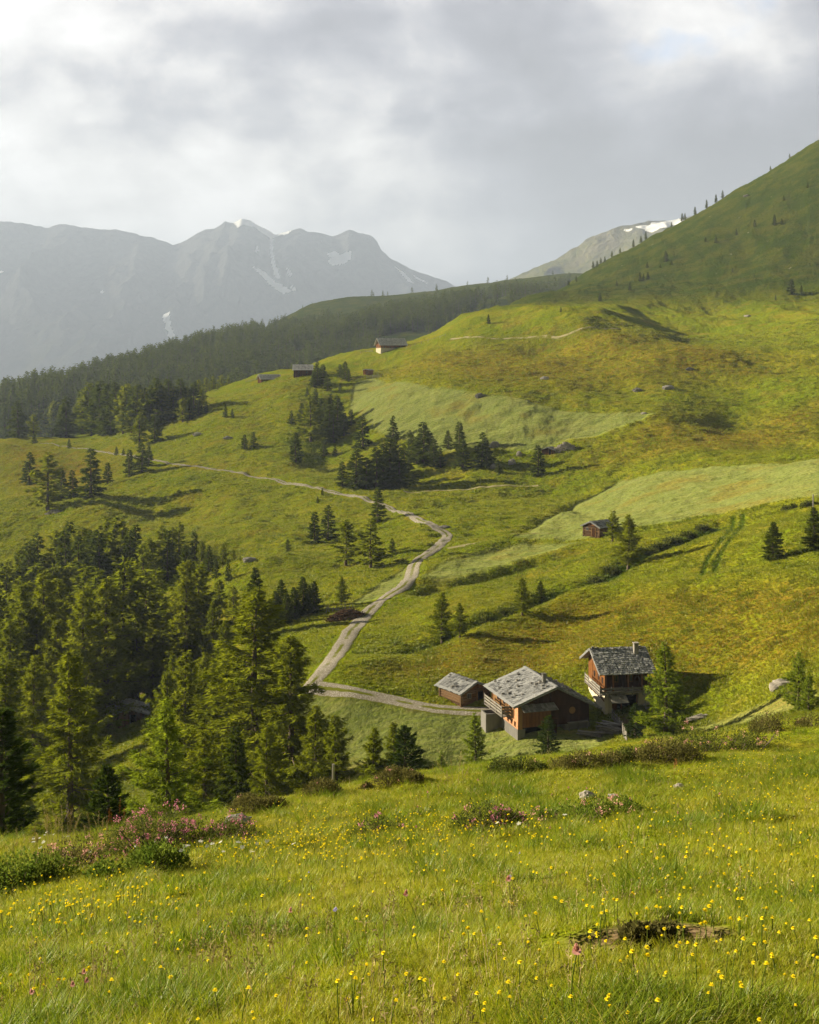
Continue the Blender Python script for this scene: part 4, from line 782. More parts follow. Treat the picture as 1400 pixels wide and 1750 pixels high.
b.build('side_boarding', m_timber_lt, barn)
for yy in (2.3, 4.4, 6.4): window(barn, 'x', .055, yy, 3.45, .75, .85, -1, m_timber_dk)
b = MB(); boards_wall(b, 'y', .12, .55, 4.3, 1.75, lambda x: min(lt(x) - .12, 4.35), 16, .06, .55); b.build('front_boarding', m_timber, barn)
b = MB(); b.box(.30, .60, -.02, .28, 1.6, 4.75, .85); b.build('corner_post', m_timber_lt, barn)
b = MB(); boards_wall(b, 'y', .24, .10, Wb - .05, 3.9, lambda x: lt(x) - .13, 34, .05, .35); boards_wall(b, 'y', .21, 4.3, Wb - .05, 1.72, lambda x: 3.95, 18, .05, .3); b.build('gable_boarding', m_timber_dk, barn)
b = MB(); boards_wall(b, 'x', Wb - .08, .1, Lb_, 1.5, lambda y: lt(Wb) - .12, 26, .05, .3); boards_wall(b, 'y', Lb_ - .05, .1, Wb - .1, 1.5, lambda x: lt(x) - .13, 30, .05, .4); b.build('back_boarding', m_timber_dk, barn)
b = MB(); b.box(.6, 4.3, .9, .96, .0, 1.9, .2); b.build('cellar_opening', m_shade_panel, barn)
b = MB(); y0, y1 = -.95, Lb_ + .6
zl = lt(0) - .9 * .345; zr = lt(Wb) - 1.15 * .515
roof_slope(b, (-.9, y0, zl), (-.9, y1, zl), (RX, y0, RZ), (RX, y1, RZ), .36, .27, border=.9); roof_slope(b, (Wb + 1.15, y1, zr), (Wb + 1.15, y0, zr), (RX, y1, RZ), (RX, y0, RZ), .36, .27)
b.bar((RX - .1, y0, RZ + .1), (RX - .1, y1, RZ + .1), .34, .06, .8)
for yy in (y0 + .05, y1 - .05):
    b.bar((-.9, yy, zl - .08), (RX, yy, RZ - .08), .06, .26, .75); b.bar((RX, yy, RZ - .08), (Wb + 1.15, yy, zr - .08), .06, .26, .15)
barn_roof = b.build('roof', m_shingle, barn)
b = MB(); stones_on(b, (-.9, y0, zl), (-.9, y1, zl), (RX, y0, RZ), (RX, y1, RZ), 26); stones_on(b, (Wb + 1.15, y0, zr), (Wb + 1.15, y1, zr), (RX, y0, RZ), (RX, y1, RZ), 34)
so = b.build('weight_stones', m_stone, barn_roof); so['kind'] = 'stuff'
b = MB(); b.box(RX - .75, RX - .35, 1.6, 2.0, RZ - .5, RZ + .95, .55); b.box(RX - .82, RX - .28, 1.53, 2.07, RZ + .95, RZ + 1.03, .2); b.build('chimney', m_concrete, barn_roof)
b = MB(); roof_slope(b, (.3, -1.25, 3.95), (4.7, -1.25, 3.95), (.3, .12, 4.42), (4.7, .12, 4.42), .7, .3, .03, .05, .3); b.build('pent_roof', m_board_grey, barn)
b = MB()
for z in (2.95, 3.3, 3.65): b.bar((-1.05, 2.4, z), (-1.05, 8.3, z), .05, .2, .8)
for yy in (2.4, 4.3, 6.3, 8.25): b.box(-1.1, -.98, yy - .06, yy + .06, 2.55, 3.85, .5)
for z in (2.95, 3.3, 3.65): b.bar((-1.05, 2.4, z), (.05, 2.4, z), .05, .2, .3)
b.box(-1.1, .06, 2.35, 8.3, 2.5, 2.6, .5); b.build('balcony', m_board_grey, barn)
V, Q = tube([(0, 0, 0), (0, -.02, 0), (0, -.05, 0)], [.38, .40, .42], 20); dish = MB(); dish.add(np.concatenate([V, [(0, .06, 0)]]), np.concatenate([Q, [(i, (i + 1) % 20, 60, 60) for i in range(20)]]), .8); dish.bar((0, .06, 0), (0, .3, -.1), .05, .05)
d_o = dish.build('round_shield', m_timber_lt, barn); d_o.location = (7.0, .02, 3.35)
b = MB(); b.box(3.6, 4.7, -.75, -.68, 1.35, 2.75, .1); b.box(3.5, 4.8, -.8, -.1, 2.75, 2.82, .85); b.box(3.6, 3.68, -.68, .1, 1.0, 2.75, .1); b.box(4.62, 4.7, -.68, .1, 1.0, 2.75, .1); b.build('cellar_porch', m_timber_dk, barn)
b = MB(); b.box(6.3, 8.9, -.55, -.15, 1.95, 2.03, .6)
for xx in (6.4, 7.6, 8.75): b.box(xx, xx + .08, -.5, -.42, 1.0, 1.95, .4); b.box(xx, xx + .08, -.28, -.2, 1.0, 1.95, .4)
b.build('bench', m_board_grey, barn)
tr = thing('concrete_trough', 'open grey concrete trough tank beside the back corner of the barn', 'trough', at(842, 1236, 146.5), math.radians(17))
b = MB(); b.box(-1.2, 1.2, -.9, -.72, -1.6, 1.45, .5); b.box(-1.2, 1.2, .72, .9, -1.6, 1.45, .6); b.box(-1.2, -1.02, -.72, .72, -1.6, 1.45, .9); b.box(1.02, 1.2, -.72, .72, -1.6, 1.45, .4); b.build('tank', m_concrete, tr)
b = MB(); b.box(-1.01, 1.01, -.71, .71, .2, 1.0, .5); b.build('water', m_pane, tr)

# ---- the white-walled farmhouse
o = shot(1034, 1222, 100); print('HOUSE', o); o = at(1034, 1224, o.y); house = thing('farmhouse', 'two-storey farmhouse with white masonry foot, timber loggia and grey shingle roof', 'house', o, math.radians(8))
Wh, Dh, EZ, PZ = 5.9, 7.0, 5.72, 7.5; rt_ = lambda y: PZ - abs(y - Dh / 2) * (PZ - EZ) / (Dh / 2)
b = MB(); b.box(0, .4, 0, Dh, -2, 2.9, .75); b.box(.4, .9, 0, .4, -2, 2.9, .35); b.box(.4, Wh, .6, Dh, -2, 2.9, .5); b.box(4.3, Wh, 0, .6, -2, 2.9, .3); b.build('masonry_wall', m_plaster, house)
for yy in (1.4, 3.1, 5.0): window(house, 'x', 0, yy, 2.05, .45, .55, -1, m_timber)
b = MB(); e = np.linspace(.02, Dh - .02, 20)
for a_, c_ in zip(e[:-1], e[1:]): b.box(.03, .13, a_ + .008, c_ - .008, 2.92, EZ - .1, .2 + rb.rand() * .5)
for yy in (.05, 1.7, 3.4, 5.2, Dh - .2): b.box(-.02, .05, yy, yy + .15, 2.92, EZ - .1, .9)
b.build('side_boarding', m_timber, house)
for yy in (1.0, 2.6, 4.4): window(house, 'x', .03, yy, 3.7, .6, .8, -1, m_timber_dk)
b = MB(); boards_wall(b, 'x', .06, .05, Dh - .05, EZ - .1, lambda y: rt_(y) - .12, 22, .06, .7); b.build('gable_boarding', m_timber_lt, house)
b = MB(); boards_wall(b, 'y', 1.35, .14, Wh - .05, 2.92, lambda x: EZ + .55, 20, .06, .25); boards_wall(b, 'x', Wh - .06, 1.4, Dh, 2.92, lambda y: rt_(y) - .12, 20, .06, .3); boards_wall(b, 'y', Dh - .06, .14, Wh - .1, 2.92, lambda x: EZ - .1, 20, .06, .3); b.build('loggia_wall', m_timber_dk, house)
window(house, 'y', 1.31, 1.7, 3.75, .8, .9, -1, m_timber); window(house, 'y', 1.31, 3.6, 3.75, .8, .9, -1, m_timber)
b = MB()
for xx in (.15, 1.1, 3.0, 4.75, Wh - .15): b.box(xx - .08, xx + .08, .02, .18, 2.92, EZ - .05, .6)
b.box(0, Wh, -.05, .22, EZ - .22, EZ - .02, .4); b.build('loggia_posts', m_timber, house)
b = MB()
for z in (3.05, 3.4, 3.75): b.bar((-.85, -.75, z), (-.85, Dh - 1.4, z), .05, .19, .85); 
for z in (3.1, 3.5): b.bar((-.85, -.75, z), (Wh, -.75, z), .05, .22, .2)
for yy in np.linspace(-.75, Dh - 1.4, 5): b.box(-.9, -.8, yy - .05, yy + .05, 2.6, 3.95, .6)
for xx in np.linspace(.6, Wh, 5): b.box(xx - .05, xx + .05, -.8, -.7, 2.6, 3.75, .3)
b.box(-.9, .02, -.8, Dh - 1.3, 2.74, 2.83, .5); b.box(.02, Wh, -.8, 1.3, 2.91, 2.99, .3); b.build('balcony', m_board_grey, house)
b = MB()
for yy in np.linspace(.3, Dh - 1.6, 4): b.bar((-.85, yy, 2.78), (.02, yy, 1.7), .1, .12, .4)
b.build('balcony_brace', m_timber, house)
b = MB(); b.box(2.3, 4.2, .54, .62, -.4, 2.35, .1); b.box(1.0, 2.2, .54, .61, -.4, 2.35, .1); b.build('doorway', m_shade_panel, house)
b = MB(); b.box(.9, 1.6, .30, .40, -.5, 2.1, .3); b.box(2.15, 2.3, .36, .5, -.5, 2.3, .9); b.box(4.14, 4.28, .36, .5, -.5, 2.3, .6); b.build('door', m_timber, house)
b = MB(); roof_slope(b, (.5, -1.5, 1.95), (2.6, -1.5, 1.95), (.5, .3, 2.75), (2.6, .3, 2.75), .9, .3, .03, .05, .3); b.build('lean_to_roof', m_board_grey, house)
b = MB()
for i in range(6): b.bar((4.7, -1.6 + i * .16, .2 + i * .5), (6.6, -1.6 + i * .16, .2 + i * .5), .3, .08, .6)
b.bar((4.75, -1.75, 0), (4.75, -.7, 3.2), .07, .2, .4); b.bar((6.55, -1.75, 0), (6.55, -.7, 3.2), .07, .2, .4); b.build('stairs', m_board_grey, house)
b = MB()
for z in np.arange(.3, 2.9, .28): b.log((5.9, 1.0, z), (7.1, .95, z), .13); b.log((5.9, .2, z + .02), (7.0, .15, z), .12)
b.build('log_stack', m_log, house)
b = MB(); x0, x1 = -.95, Wh + .45; ov = .85; ez = EZ - ov * .509
roof_slope(b, (x0, -ov, ez), (x1, -ov, ez), (x0, Dh / 2, PZ), (x1, Dh / 2, PZ), .34, .26, .055, .1, 1.4); roof_slope(b, (x1, Dh + ov, ez), (x0, Dh + ov, ez), (x1, Dh / 2, PZ), (x0, Dh / 2, PZ), .4, .3)
for xx in (x0 + .04, x1 - .04):
    b.bar((xx, -ov, ez - .08), (xx, Dh / 2, PZ - .08), .06, .24, .5); b.bar((xx, Dh / 2, PZ - .08), (xx, Dh + ov, ez - .08), .06, .24, .5)
hr = b.build('roof', m_shingle, house)
b = MB(); stones_on(b, (x0, -ov, ez), (x1, -ov, ez), (x0, Dh / 2, PZ), (x1, Dh / 2, PZ), 14, .9, 1.0); so = b.build('weight_stones', m_stone, hr); so['kind'] = 'stuff'
b = MB(); b.box(4.45, 5.0, Dh / 2 - 1.4, Dh / 2 - .85, PZ - 1.2, PZ + .75, .4); b.box(4.38, 5.07, Dh / 2 - 1.47, Dh / 2 - .78, PZ + .75, PZ + .83, .7); b.build('chimney', m_stone, hr)

# ---- log huts
def hut(name, label, cat, loc, rz, w, l, hw, pitch, style='log', ov=.55, roof_mat=None, wall_mat=None, lod=1.0, door=True, skirt=None, stones=6, win=0, gable_mat=None, opening=False, side_win=0):
    """gabled hut: gable front on -y, ridge along y; local origin at the front-left corner"""
    t = thing(name, label, cat, loc, rz); zr_ = hw + w / 2 * math.tan(pitch); top = lambda x: zr_ - abs(x - w / 2) * math.tan(pitch); wall_mat = wall_mat or m_log
    b = MB()
    z0 = -1.2
    if skirt: s_ = MB(); s_.box(-.06, w + .06, -.06, l + .06, -2.2, skirt, .6); s_.build('foundation', m_plaster if skirt > 1.2 else m_stone, t); z0 = skirt
    if style == 'log':
        n = max(4, int((hw - z0) / .30)); r = (hw - z0) / n / 2
        for i in range(n):
            z = z0 + (2 * i + 1) * r; j = rb.rand()
            for y in (0, l): b.log((-.22, y, z), (w + .22, y, z), r * 1.06, np.clip(j * .4 + rb.rand() * .6, 0, 1))
            for x in (0, w): b.log((x, -.22, z + r * .9 - r * .9), (x, l + .22, z), r * 1.04, np.clip(j * .4 + rb.rand() * .6, 0, 1))
    else:
        for y in (0, l): boards_wall(b, 'y', y, 0, w, z0, lambda x: hw, max(6, int(w / .32 * lod)), .08)
        for x in (0, w): boards_wall(b, 'x', x, .05, l - .05, z0, lambda y: hw, max(6, int(l / .32 * lod)), .08)
    b.build('wall', wall_mat, t)
    b = MB()
    for y in (.02, l - .02): boards_wall(b, 'y', y, .05, w - .05, hw - .03, lambda x: top(x) - .08, max(6, int(w / .3 * lod)), .08)
    b.build('gable', gable_mat or wall_mat, t)
    b = MB(); ze = hw - ov * math.tan(pitch)
    roof_slope(b, (-ov, -ov, ze), (-ov, l + ov, ze), (w / 2, -ov, zr_ + .03), (w / 2, l + ov, zr_ + .03), .42 / lod, .34 / lod, .055, .1, 1.2, border=.5)
    roof_slope(b, (w + ov, l + ov, ze), (w + ov, -ov, ze), (w / 2, l + ov, zr_ + .03), (w / 2, -ov, zr_ + .03), .42 / lod, .34 / lod, .055, .1, 1.2, border=.5)
    for yy in (-ov + .04, l + ov - .04): b.bar((-ov, yy, ze - .08), (w / 2, yy, zr_ - .07), .06, .2, .5); b.bar((w / 2, yy, zr_ - .07), (w + ov, yy, ze - .08), .06, .2, .5)
    ro = b.build('roof', roof_mat or m_shingle, t)
    if stones:
        b = MB(); stones_on(b, (-ov, -ov, ze), (-ov, l + ov, ze), (w / 2, -ov, zr_), (w / 2, l + ov, zr_), stones); stones_on(b, (w + ov, -ov, ze), (w + ov, l + ov, ze), (w / 2, -ov, zr_), (w / 2, l + ov, zr_), stones); so = b.build('weight_stones', m_stone, ro); so['kind'] = 'stuff'
    fy = -.16 if style == 'log' else -.05
    if door:
        b = MB(); b.box(w * .56, w * .56 + .95, fy - .06, fy, .02, min(1.85, hw - .05), .3); do = b.build('doorway' if opening else 'door', m_shade_panel if opening else m_timber_dk, t)
        b = MB()
        for xx in (w * .56 - .1, w * .56 + .95): b.box(xx, xx + .1, fy - .09, fy, .02, min(1.95, hw), .8)
        b.build('door_frame', m_timber_lt if style == 'log' else m_board_grey, t)
    for i in range(win): window(t, 'y', fy, w * (.25 + .4 * i), hw * .52, .7, .7, -1)
    for i in range(side_win): window(t, 'x', w + .05, l * (i + .6) / (side_win + .2), hw * .5, .8, .8, 1)
    return t
h1 = hut('log_hut', 'small dark log hut with light gable front beside the barn roof', 'hut', at(789, 1212, 152), math.radians(35), 4.3, 4.5, 2.25, math.radians(24), gable_mat=m_timber, stones=4, opening=True, win=1)
hA = hut('log_hut', 'lone log hut with a patched board door on the mown terrace', 'hut', shot(998, 915.5, 200) + Vector((0, 0, .1)), math.radians(-50), 4.6, 5.0, 2.35, math.radians(23), lod=.8, stones=5, opening=False, win=1, gable_mat=m_timber)
hE = hut('log_hut', 'hut with bright stone-strewn roof half hidden in the shaded wood', 'hut', at(192, 1244, 214) + Vector((0, 0, .2)), math.radians(14), 5.6, 5.0, 2.3, math.radians(19), 'board', wall_mat=m_timber, roof_mat=m_bleached, lod=.8, ov=.9, stones=16, opening=True)
hD = hut('log_hut', 'tiny stone-roofed hut beside the rubble heap at the mown edge', 'hut', shot(927, 777, 300) + Vector((0, 0, -.1)), math.radians(-22), 4.2, 4.4, 2.0, math.radians(20), lod=.6, stones=12, opening=True, wall_mat=m_timber_dk)
pC = shot(664, 600, 500); hC = hut('farmhouse', 'big timber farmhouse with white foot on the grassy shoulder', 'house', Vector((pC.x - 7.2, pC.y - 1, pC.z - .6)) + Vector((0, 10, 0)), math.radians(-74), 10.5, 14.5, 4.6, math.radians(33), 'board', 1.1, roof_mat=m_bleached, wall_mat=m_timber, gable_mat=m_timber_dk, lod=.5, skirt=2.4, stones=0, side_win=4, door=False, win=2)
pB = shot(517, 642, 450); hB = hut('cabin', 'dark brown cabin with pale grey roof on the grassy crest', 'cabin', Vector((pB.x - 5.0, pB.y + 7, pB.z - .6)), math.radians(-87), 7.5, 9.6, 4.0, math.radians(33), 'board', .7, roof_mat=m_bleached, wall_mat=m_timber_dk, lod=.5, stones=0, door=False, side_win=2)
pB2 = shot(455, 652, 500); hB2 = hut('cabin', 'low cabin of which only the silvery roof shows behind the crest', 'cabin', Vector((pB2.x - 5.6, pB2.y + 9, pB2.z - .8)), math.radians(-70), 8, 10.5, 2.4, math.radians(28), 'board', .8, wall_mat=m_timber_dk, roof_mat=m_bleached, lod=.5, stones=0, door=False)
pS = shot(627, 640, 450); hS = hut('shed', 'little brick-red shed on the path below the big timber farmhouse', 'shed', Vector((pS.x - 1.9, pS.y, pS.z - .2)), math.radians(-28), 3.4, 4.6, 2.6, math.radians(14), 'board', .4, wall_mat=m_timber, roof_mat=m_shingle, lod=.6, stones=0)

# ---- stones, heaps, fences, timber
def stone_mesh(name, sx, sy, sz, seed, mat):
    bm = bmesh.new(); bmesh.ops.create_icosphere(bm, subdivisions=3, radius=1.0); r = np.random.RandomState(seed); off = r.rand(3) * 40
    for v in bm.verts:
        c = np.array(v.co); n = fbm(np.array([c[0] * 1.3 + off[0]]), np.array([c[1] * 1.3 + c[2] * 1.7 + off[1]]), 3)[0]
        k = 1 + .45 * n; c = np.round(c * k * 3.2) / 3.2 * .35 + c * k * .65; v.co = (c[0] * sx, c[1] * sy, c[2] * sz)
    me = bpy.data.meshes.new(name); bm.to_mesh(me); bm.free(); set_attr(me, 'tint', np.full(len(me.vertices), r.rand())); me.materials.append(mat); return me
for k, (px, py, w, hgt, lab, light, hit) in enumerate([
    (1336, 1175, 3.0, 1.0, 'long pale boulder lying in the rusty meadow by the light green larch', 1, 100), (820, 678, 4.0, 1.6, 'grey boulder on the upper edge of the pale mown slope', 0, 400), (931, 648, 4.0, 1.3, 'flat grey rock on the rusty slope above the pale mown field', 0, 480),
    (1090, 668, 3.8, 1.4, 'grey rock beside the faint path on the rusty slope', 0, 430), (1142, 664, 5.0, 1.6, 'broad grey rock slab further along the faint path on the rusty slope', 0, 430), (1179, 632, 3.6, 1.3, 'dark rock on the upper rusty slope', 0, 470), (1101, 707, 2.2, .7, 'small stone at the pointed tip of the pale mown slope', 0, 400),
    (845, 763, 4.0, 2.2, 'grey rock outcrop beside the spruce clump under the mown slope', 0, 380), (888, 778, 2.5, 1.6, 'pinkish rock among the outcrops near the tiny hut', 1, 380), (875, 792, 3.0, 1.8, 'dark grey rock below the pinkish rock near the tiny hut', 0, 380), (843, 800, 2.6, 1.6, 'rock with a little spruce growing in front of it', 0, 380),
    (337, 743, 4.5, 1.3, 'grey boulder on the heathy slope near the wooded ridge', 0, 450), (426, 958, 3.4, 1.0, 'flat dark stone at the wood edge on the bright slope', 0, 260), (390, 749, 4.0, 1.0, 'low dark rock on the heathy slope by the earth track', 0, 450), (1278, 541, 4.0, 1.2, 'pale rock on the foot of the steep mountainside', 1, 600),
    (1276, 335, 5.0, 1.6, 'grey rock high on the steep mountainside', 0, 800), (760, 901, 3.0, .5, 'flat stone lying in the grass inside the road bend', 0, 250)]):
    p = shot(px, py, hit); o = link('boulder', stone_mesh('boulder', w / 2, w / 2.6, hgt * .75, 40 + k, m_stone_lt if light else m_stone)); o.location = (p.x, p.y, p.z + hgt * .12); o.rotation_euler = (0, 0, rt.uniform(-.6, .6)); tag(o, lab, 'boulder')
def heap(name, label, cat, px, py, w, d, hgt, n, size, mat, hit, sticks=False):
    p = shot(px, py, hit); b = MB()
    for _ in range(n):
        a, q = rb.uniform(0, 6.28), rb.rand() ** .5; x, y = q * w / 2 * math.cos(a), q * d / 2 * math.sin(a); z = (1 - q ** 1.6) * hgt * rb.uniform(.55, 1.0) + gz(p.x + x, p.y + y) - p.z; s = size * rb.uniform(.6, 1.4)
        if sticks: dv = rb.randn(3) * (1, 1, .25); dv /= np.linalg.norm(dv); b.log(np.array([x, y, z]) - dv * s, np.array([x, y, z]) + dv * s, .04 + .03 * rb.rand(), None, 5)
        else: b.add((_CUBE * (1.2, 1, .75) + rb.randn(8, 3) * .13) * s + (x, y, z), _CF, rb.rand())
    o = b.build(name, mat, None); o.location = p; tag(o, label, cat); return o
heap('stone_heap', 'round heap of brown stones at the foot of the bare-stemmed larch', 'stone heap', 92, 877, 6.4, 4.0, 1.2, 150, .45, m_stone, 200)
heap('stone_heap', 'long rubble heap beside the tiny stone-roofed hut', 'stone heap', 964, 767, 8.5, 4.0, 2.2, 190, .55, m_stone_lt, 300)
heap('brushwood_heap', 'brown heap of brushwood beside the road bend', 'brush heap', 592, 1056, 7.0, 4.2, 1.7, 420, .75, m_brush, 150, True)
b = MB(); p = shot(566, 1045, 150)
for i in range(9): b.log((i * .62 - 1, -.3 * i * .35, gz(p.x + i * .62 - 1, p.y - .1 * i) - p.z - .2), (i * .62 - .9 + rb.randn() * .15, -.1 * i, gz(p.x + i * .62 - 1, p.y - .1 * i) - p.z + rb.uniform(.7, 1.2)), .07, .9)
b.bar((-1, .05, .7), (4.2, -.8, .2), .1, .12, .9); o = b.build('picket_fence', m_board_grey, None); o.location = p; tag(o, 'short leaning fence of grey stakes at the brushwood heap', 'fence')
def plank_pile(name, label, px, py, w, d, hgt, n, hit, rz, mat=m_board_grey):
    p = shot(px, py, hit); b = MB()
    for i in range(n):
        z = hgt * i / n; L = w * rb.uniform(.55, 1.05); a = rb.randn() * .16; y = rb.uniform(-d / 2, d / 2); x = rb.uniform(-.1, .1) * w
        c, s = math.cos(a) * L / 2, math.sin(a) * L / 2; b.bar((x - c, y - s, z + rb.randn() * .05), (x + c, y + s, z + rb.randn() * .12 + .06), rb.uniform(.16, .34), .06)
    o = b.build(name, mat, None); o.location = p; o.rotation_euler = (0, 0, rz); tag(o, label, 'timber stack'); return o
plank_pile('timber_stack', 'untidy stack of silvery planks in front of the white-walled farmhouse', 1046, 1252, 3.6, 2.4, .9, 46, 110, math.radians(-35))
plank_pile('timber_stack', 'low pile of weathered boards beside the barn gable end', 1012, 1258, 3.4, 1.5, .5, 14, 110, math.radians(-30))
plank_pile('timber_stack', 'loose heap of white boards behind the tall light green larch', 1188, 1234, 3.0, 1.8, .7, 18, 110, math.radians(20), m_stone_lt)
def fence_line(label, pts, hit, step, hgt, rails=1, name='wooden_fence', mat=m_board_grey, picket=False):
    L = smooth_line(trace(pts, hit), step, 1); p0 = Vector(L[0]); t = thing(name, label, 'fence', p0)
    b = MB(); posts = []
    for q in L:
        v = q - np.array(p0); po = MB(); po.log((v[0], v[1], v[2] - .3), (v[0] + rb.randn() * .05, v[1], v[2] + hgt * rb.uniform(.9, 1.15)), .07 if hgt < 1.4 else .1, None, 5); po.build('fence_post', mat, t); posts.append(v)
    for a_, c_ in zip(posts[:-1], posts[1:]):
        for k in range(rails):
            z = hgt * (k + 1) / (rails + .4); b.bar(a_ + (0, 0, z), c_ + (0, 0, z), .05, .14 if not picket else .1)
        if picket:
            for s in np.linspace(0, 1, 6)[1:-1]: q = a_ * (1 - s) + c_ * s; b.bar(q + (0, 0, -.05), q + (rb.randn() * .05, 0, hgt * rb.uniform(.85, 1.1)), .13, .04)
    b.build('rail', mat, t); return t
fence_line('crooked picket fence along the yard below the white-walled farmhouse', [(1046, 1228), (1060, 1244), (1072, 1268)], 100, 1.1, 1.1, 2, picket=True)
fence_line('plank fence around the small shed terrace', [(627, 646), (640, 646.5), (652, 645)], 450, 2.2, 1.6, 3, picket=True)
fence_line('old rail fence along the grassy shoulder beside the big timber farmhouse', [(694, 597), (712, 590), (735, 583), (762, 575)], 450, 3.2, 1.5, 1)
fence_line('rail fence at the front of the big timber farmhouse', [(616, 604), (626, 602), (637, 602)], 450, 2.5, 1.4, 2)
fence_line('short rail fence beside the low silvery roof', [(420, 655), (432, 652), (440, 650)], 450, 2.4, 1.3, 2)
for px, Y, top, lab in [(568, 33, 1306, 'thin wooden stake at the meadow rim in front of the dark larches'), (1390, 226, 845, 'pale wooden pole at the edge of the mown strip by the picture edge')]:
    x = (px - 700) / F * Y; z = gz(x, Y); b = MB(); b.log((0, 0, -.2), (.03, 0, (HZ - top) / F * Y - z), .045 if Y < 60 else .12, .8, 6); o = b.build('stake', m_board_grey, None); o.location = (x, Y, z); tag(o, lab, 'stake')
# ------------------------------------------------------------------ grass: tufts scattered over real ground points
def grass_mat(name, cols, straw, trans):
    m, N, out = new_mat(name)
    tone = N.add('ShaderNodeAttribute', attribute_type='INSTANCER', attribute_name='tone').outputs['Fac']
    t = N.add('ShaderNodeAttribute', attribute_name='tint').outputs['Fac']
    f = N.math('ADD', N.math('MULTIPLY', tone, .62), N.math('MULTIPLY', t, .38))
    c = N.ramp(f, cols); c = N.mix(N.sstep(t, .90, .93), c, straw)
    extra = N.add('ShaderNodeAttribute', attribute_type='INSTANCER', attribute_name='zone').outputs
    sp = N.add('ShaderNodeSeparateColor', ins={0: extra['Color']})
    c = N.mix(N.math('MULTIPLY', sp.outputs[1], N.sstep(t, .35, .75)), c, (0.225, 0.120, 0.018))
    c = N.mix(sp.outputs[0], c, (0.205, 0.232, 0.082)); c = N.mix(sp.outputs[2], c, (0.068, 0.118, 0.008))
    d = N.add('ShaderNodeBsdfDiffuse', ins={'Color': c}); tr = N.add('ShaderNodeBsdfTranslucent', ins={'Color': N.mix(1.0, c, (1.35, 1.3, .9), 'MULTIPLY')})
    mx = N.add('ShaderNodeMixShader', ins={0: trans, 1: d, 2: tr})
    gl = N.add('ShaderNodeBsdfGlossy', ins={'Color': (1, 1, 1, 1), 'Roughness': .45})
    out_surf(N, out, N.add('ShaderNodeMixShader', ins={0: .015, 1: mx, 2: gl})); return m
m_grass = grass_mat('meadow_grass', [(0.0, (0.066, 0.125, 0.005)), (.35, (0.180, 0.238, 0.009)), (.65, (0.285, 0.295, 0.014)), (1.0, (0.39, 0.335, 0.050))], (0.34, 0.27, 0.11), .45)
m_tuss = grass_mat('slope_grass', [(0.0, (0.066, 0.108, 0.004)), (.5, (0.190, 0.222, 0.010)), (1.0, (0.29, 0.265, 0.024))], (0.24, 0.20, 0.06), .35)
def tuft(name, seed, n, hgt, spread, wid, mat, segs=3, droop=.55):
    r = np.random.RandomState(seed); a = r.rand(n) * 6.283; q = r.rand(n) ** .6 * spread; bx, by = q * np.cos(a), q * np.sin(a)
    h = hgt * (.45 + .75 * r.rand(n)); da = a + r.randn(n) * .9; ln = (.15 + droop * r.rand(n)) * h; w = wid * (.6 + .7 * r.rand(n))
    s = np.linspace(0, 1, segs + 1); V = []
    for k in s:
        ox = bx + np.cos(da) * ln * k ** 2; oy = by + np.sin(da) * ln * k ** 2; z = h * (k - .22 * droop * k ** 2.5); ww = w * (1 - k) ** .7 * .5 + .0002
        V.append(np.stack([np.stack([ox - np.sin(da) * ww, oy + np.cos(da) * ww, z - .01], -1), np.stack([ox + np.sin(da) * ww, oy - np.cos(da) * ww, z - .01], -1)], 1))
    V = np.stack(V, 1).reshape(-1, 3); F_ = []                     # blade, seg, side
    base = np.arange(n)[:, None] * (segs + 1) * 2 + np.arange(segs)[None] * 2
    Q = np.stack([base, base + 1, base + 3, base + 2], -1).reshape(-1, 4)
    return raw_mesh(name, V, Q, False, [mat], None, [('tint', np.repeat(r.rand(n), (segs + 1) * 2))])
def scatter(name, P, rot, scl, idx, attrs, protos):
    me = bpy.data.meshes.new(name); me.vertices.add(len(P)); me.vertices.foreach_set('co', P.astype(np.float32).ravel())
    set_attr(me, 'rot', rot, typ='FLOAT_VECTOR'); set_attr(me, 'scl', scl, typ='FLOAT_VECTOR')
    a = me.attributes.new('idx', 'INT', 'POINT'); a.data.foreach_set('value', idx.astype(np.int32))
    for n, v in attrs: set_attr(me, n, v, typ='FLOAT_COLOR' if np.ndim(v) == 2 else 'FLOAT')
    o = link(name, me)
    g = bpy.data.node_groups.new(name + '_scatter', 'GeometryNodeTree'); g.interface.new_socket('Geometry', in_out='INPUT', socket_type='NodeSocketGeometry'); g.interface.new_socket('Geometry', in_out='OUTPUT', socket_type='NodeSocketGeometry')
    gi = g.nodes.new('NodeGroupInput'); go = g.nodes.new('NodeGroupOutput'); jn = g.nodes.new('GeometryNodeJoinGeometry'); ip = g.nodes.new('GeometryNodeInstanceOnPoints'); mp = g.nodes.new('GeometryNodeMeshToPoints')
    for m in protos:
        po = bpy.data.objects.new(m.name, m); oi = g.nodes.new('GeometryNodeObjectInfo'); oi.inputs['Object'].default_value = po; oi.inputs['As Instance'].default_value = True; g.links.new(oi.outputs['Geometry'], jn.inputs[0])
    def na(nm, typ):
        n = g.nodes.new('GeometryNodeInputNamedAttribute'); n.data_type = typ; n.inputs['Name'].default_value = nm; return n.outputs['Attribute']
    ip.inputs['Pick Instance'].default_value = True
    g.links.new(gi.outputs[0], mp.inputs[0]); g.links.new(mp.outputs[0], ip.inputs['Points']); g.links.new(jn.outputs[0], ip.inputs['Instance']); g.links.new(na('idx', 'INT'), ip.inputs['Instance Index']); g.links.new(na('rot', 'FLOAT_VECTOR'), ip.inputs['Rotation']); g.links.new(na('scl', 'FLOAT_VECTOR'), ip.inputs['Scale']); g.links.new(ip.outputs[0], go.inputs[0])
    md = o.modifiers.new('scatter', 'NODES'); md.node_group = g; return o
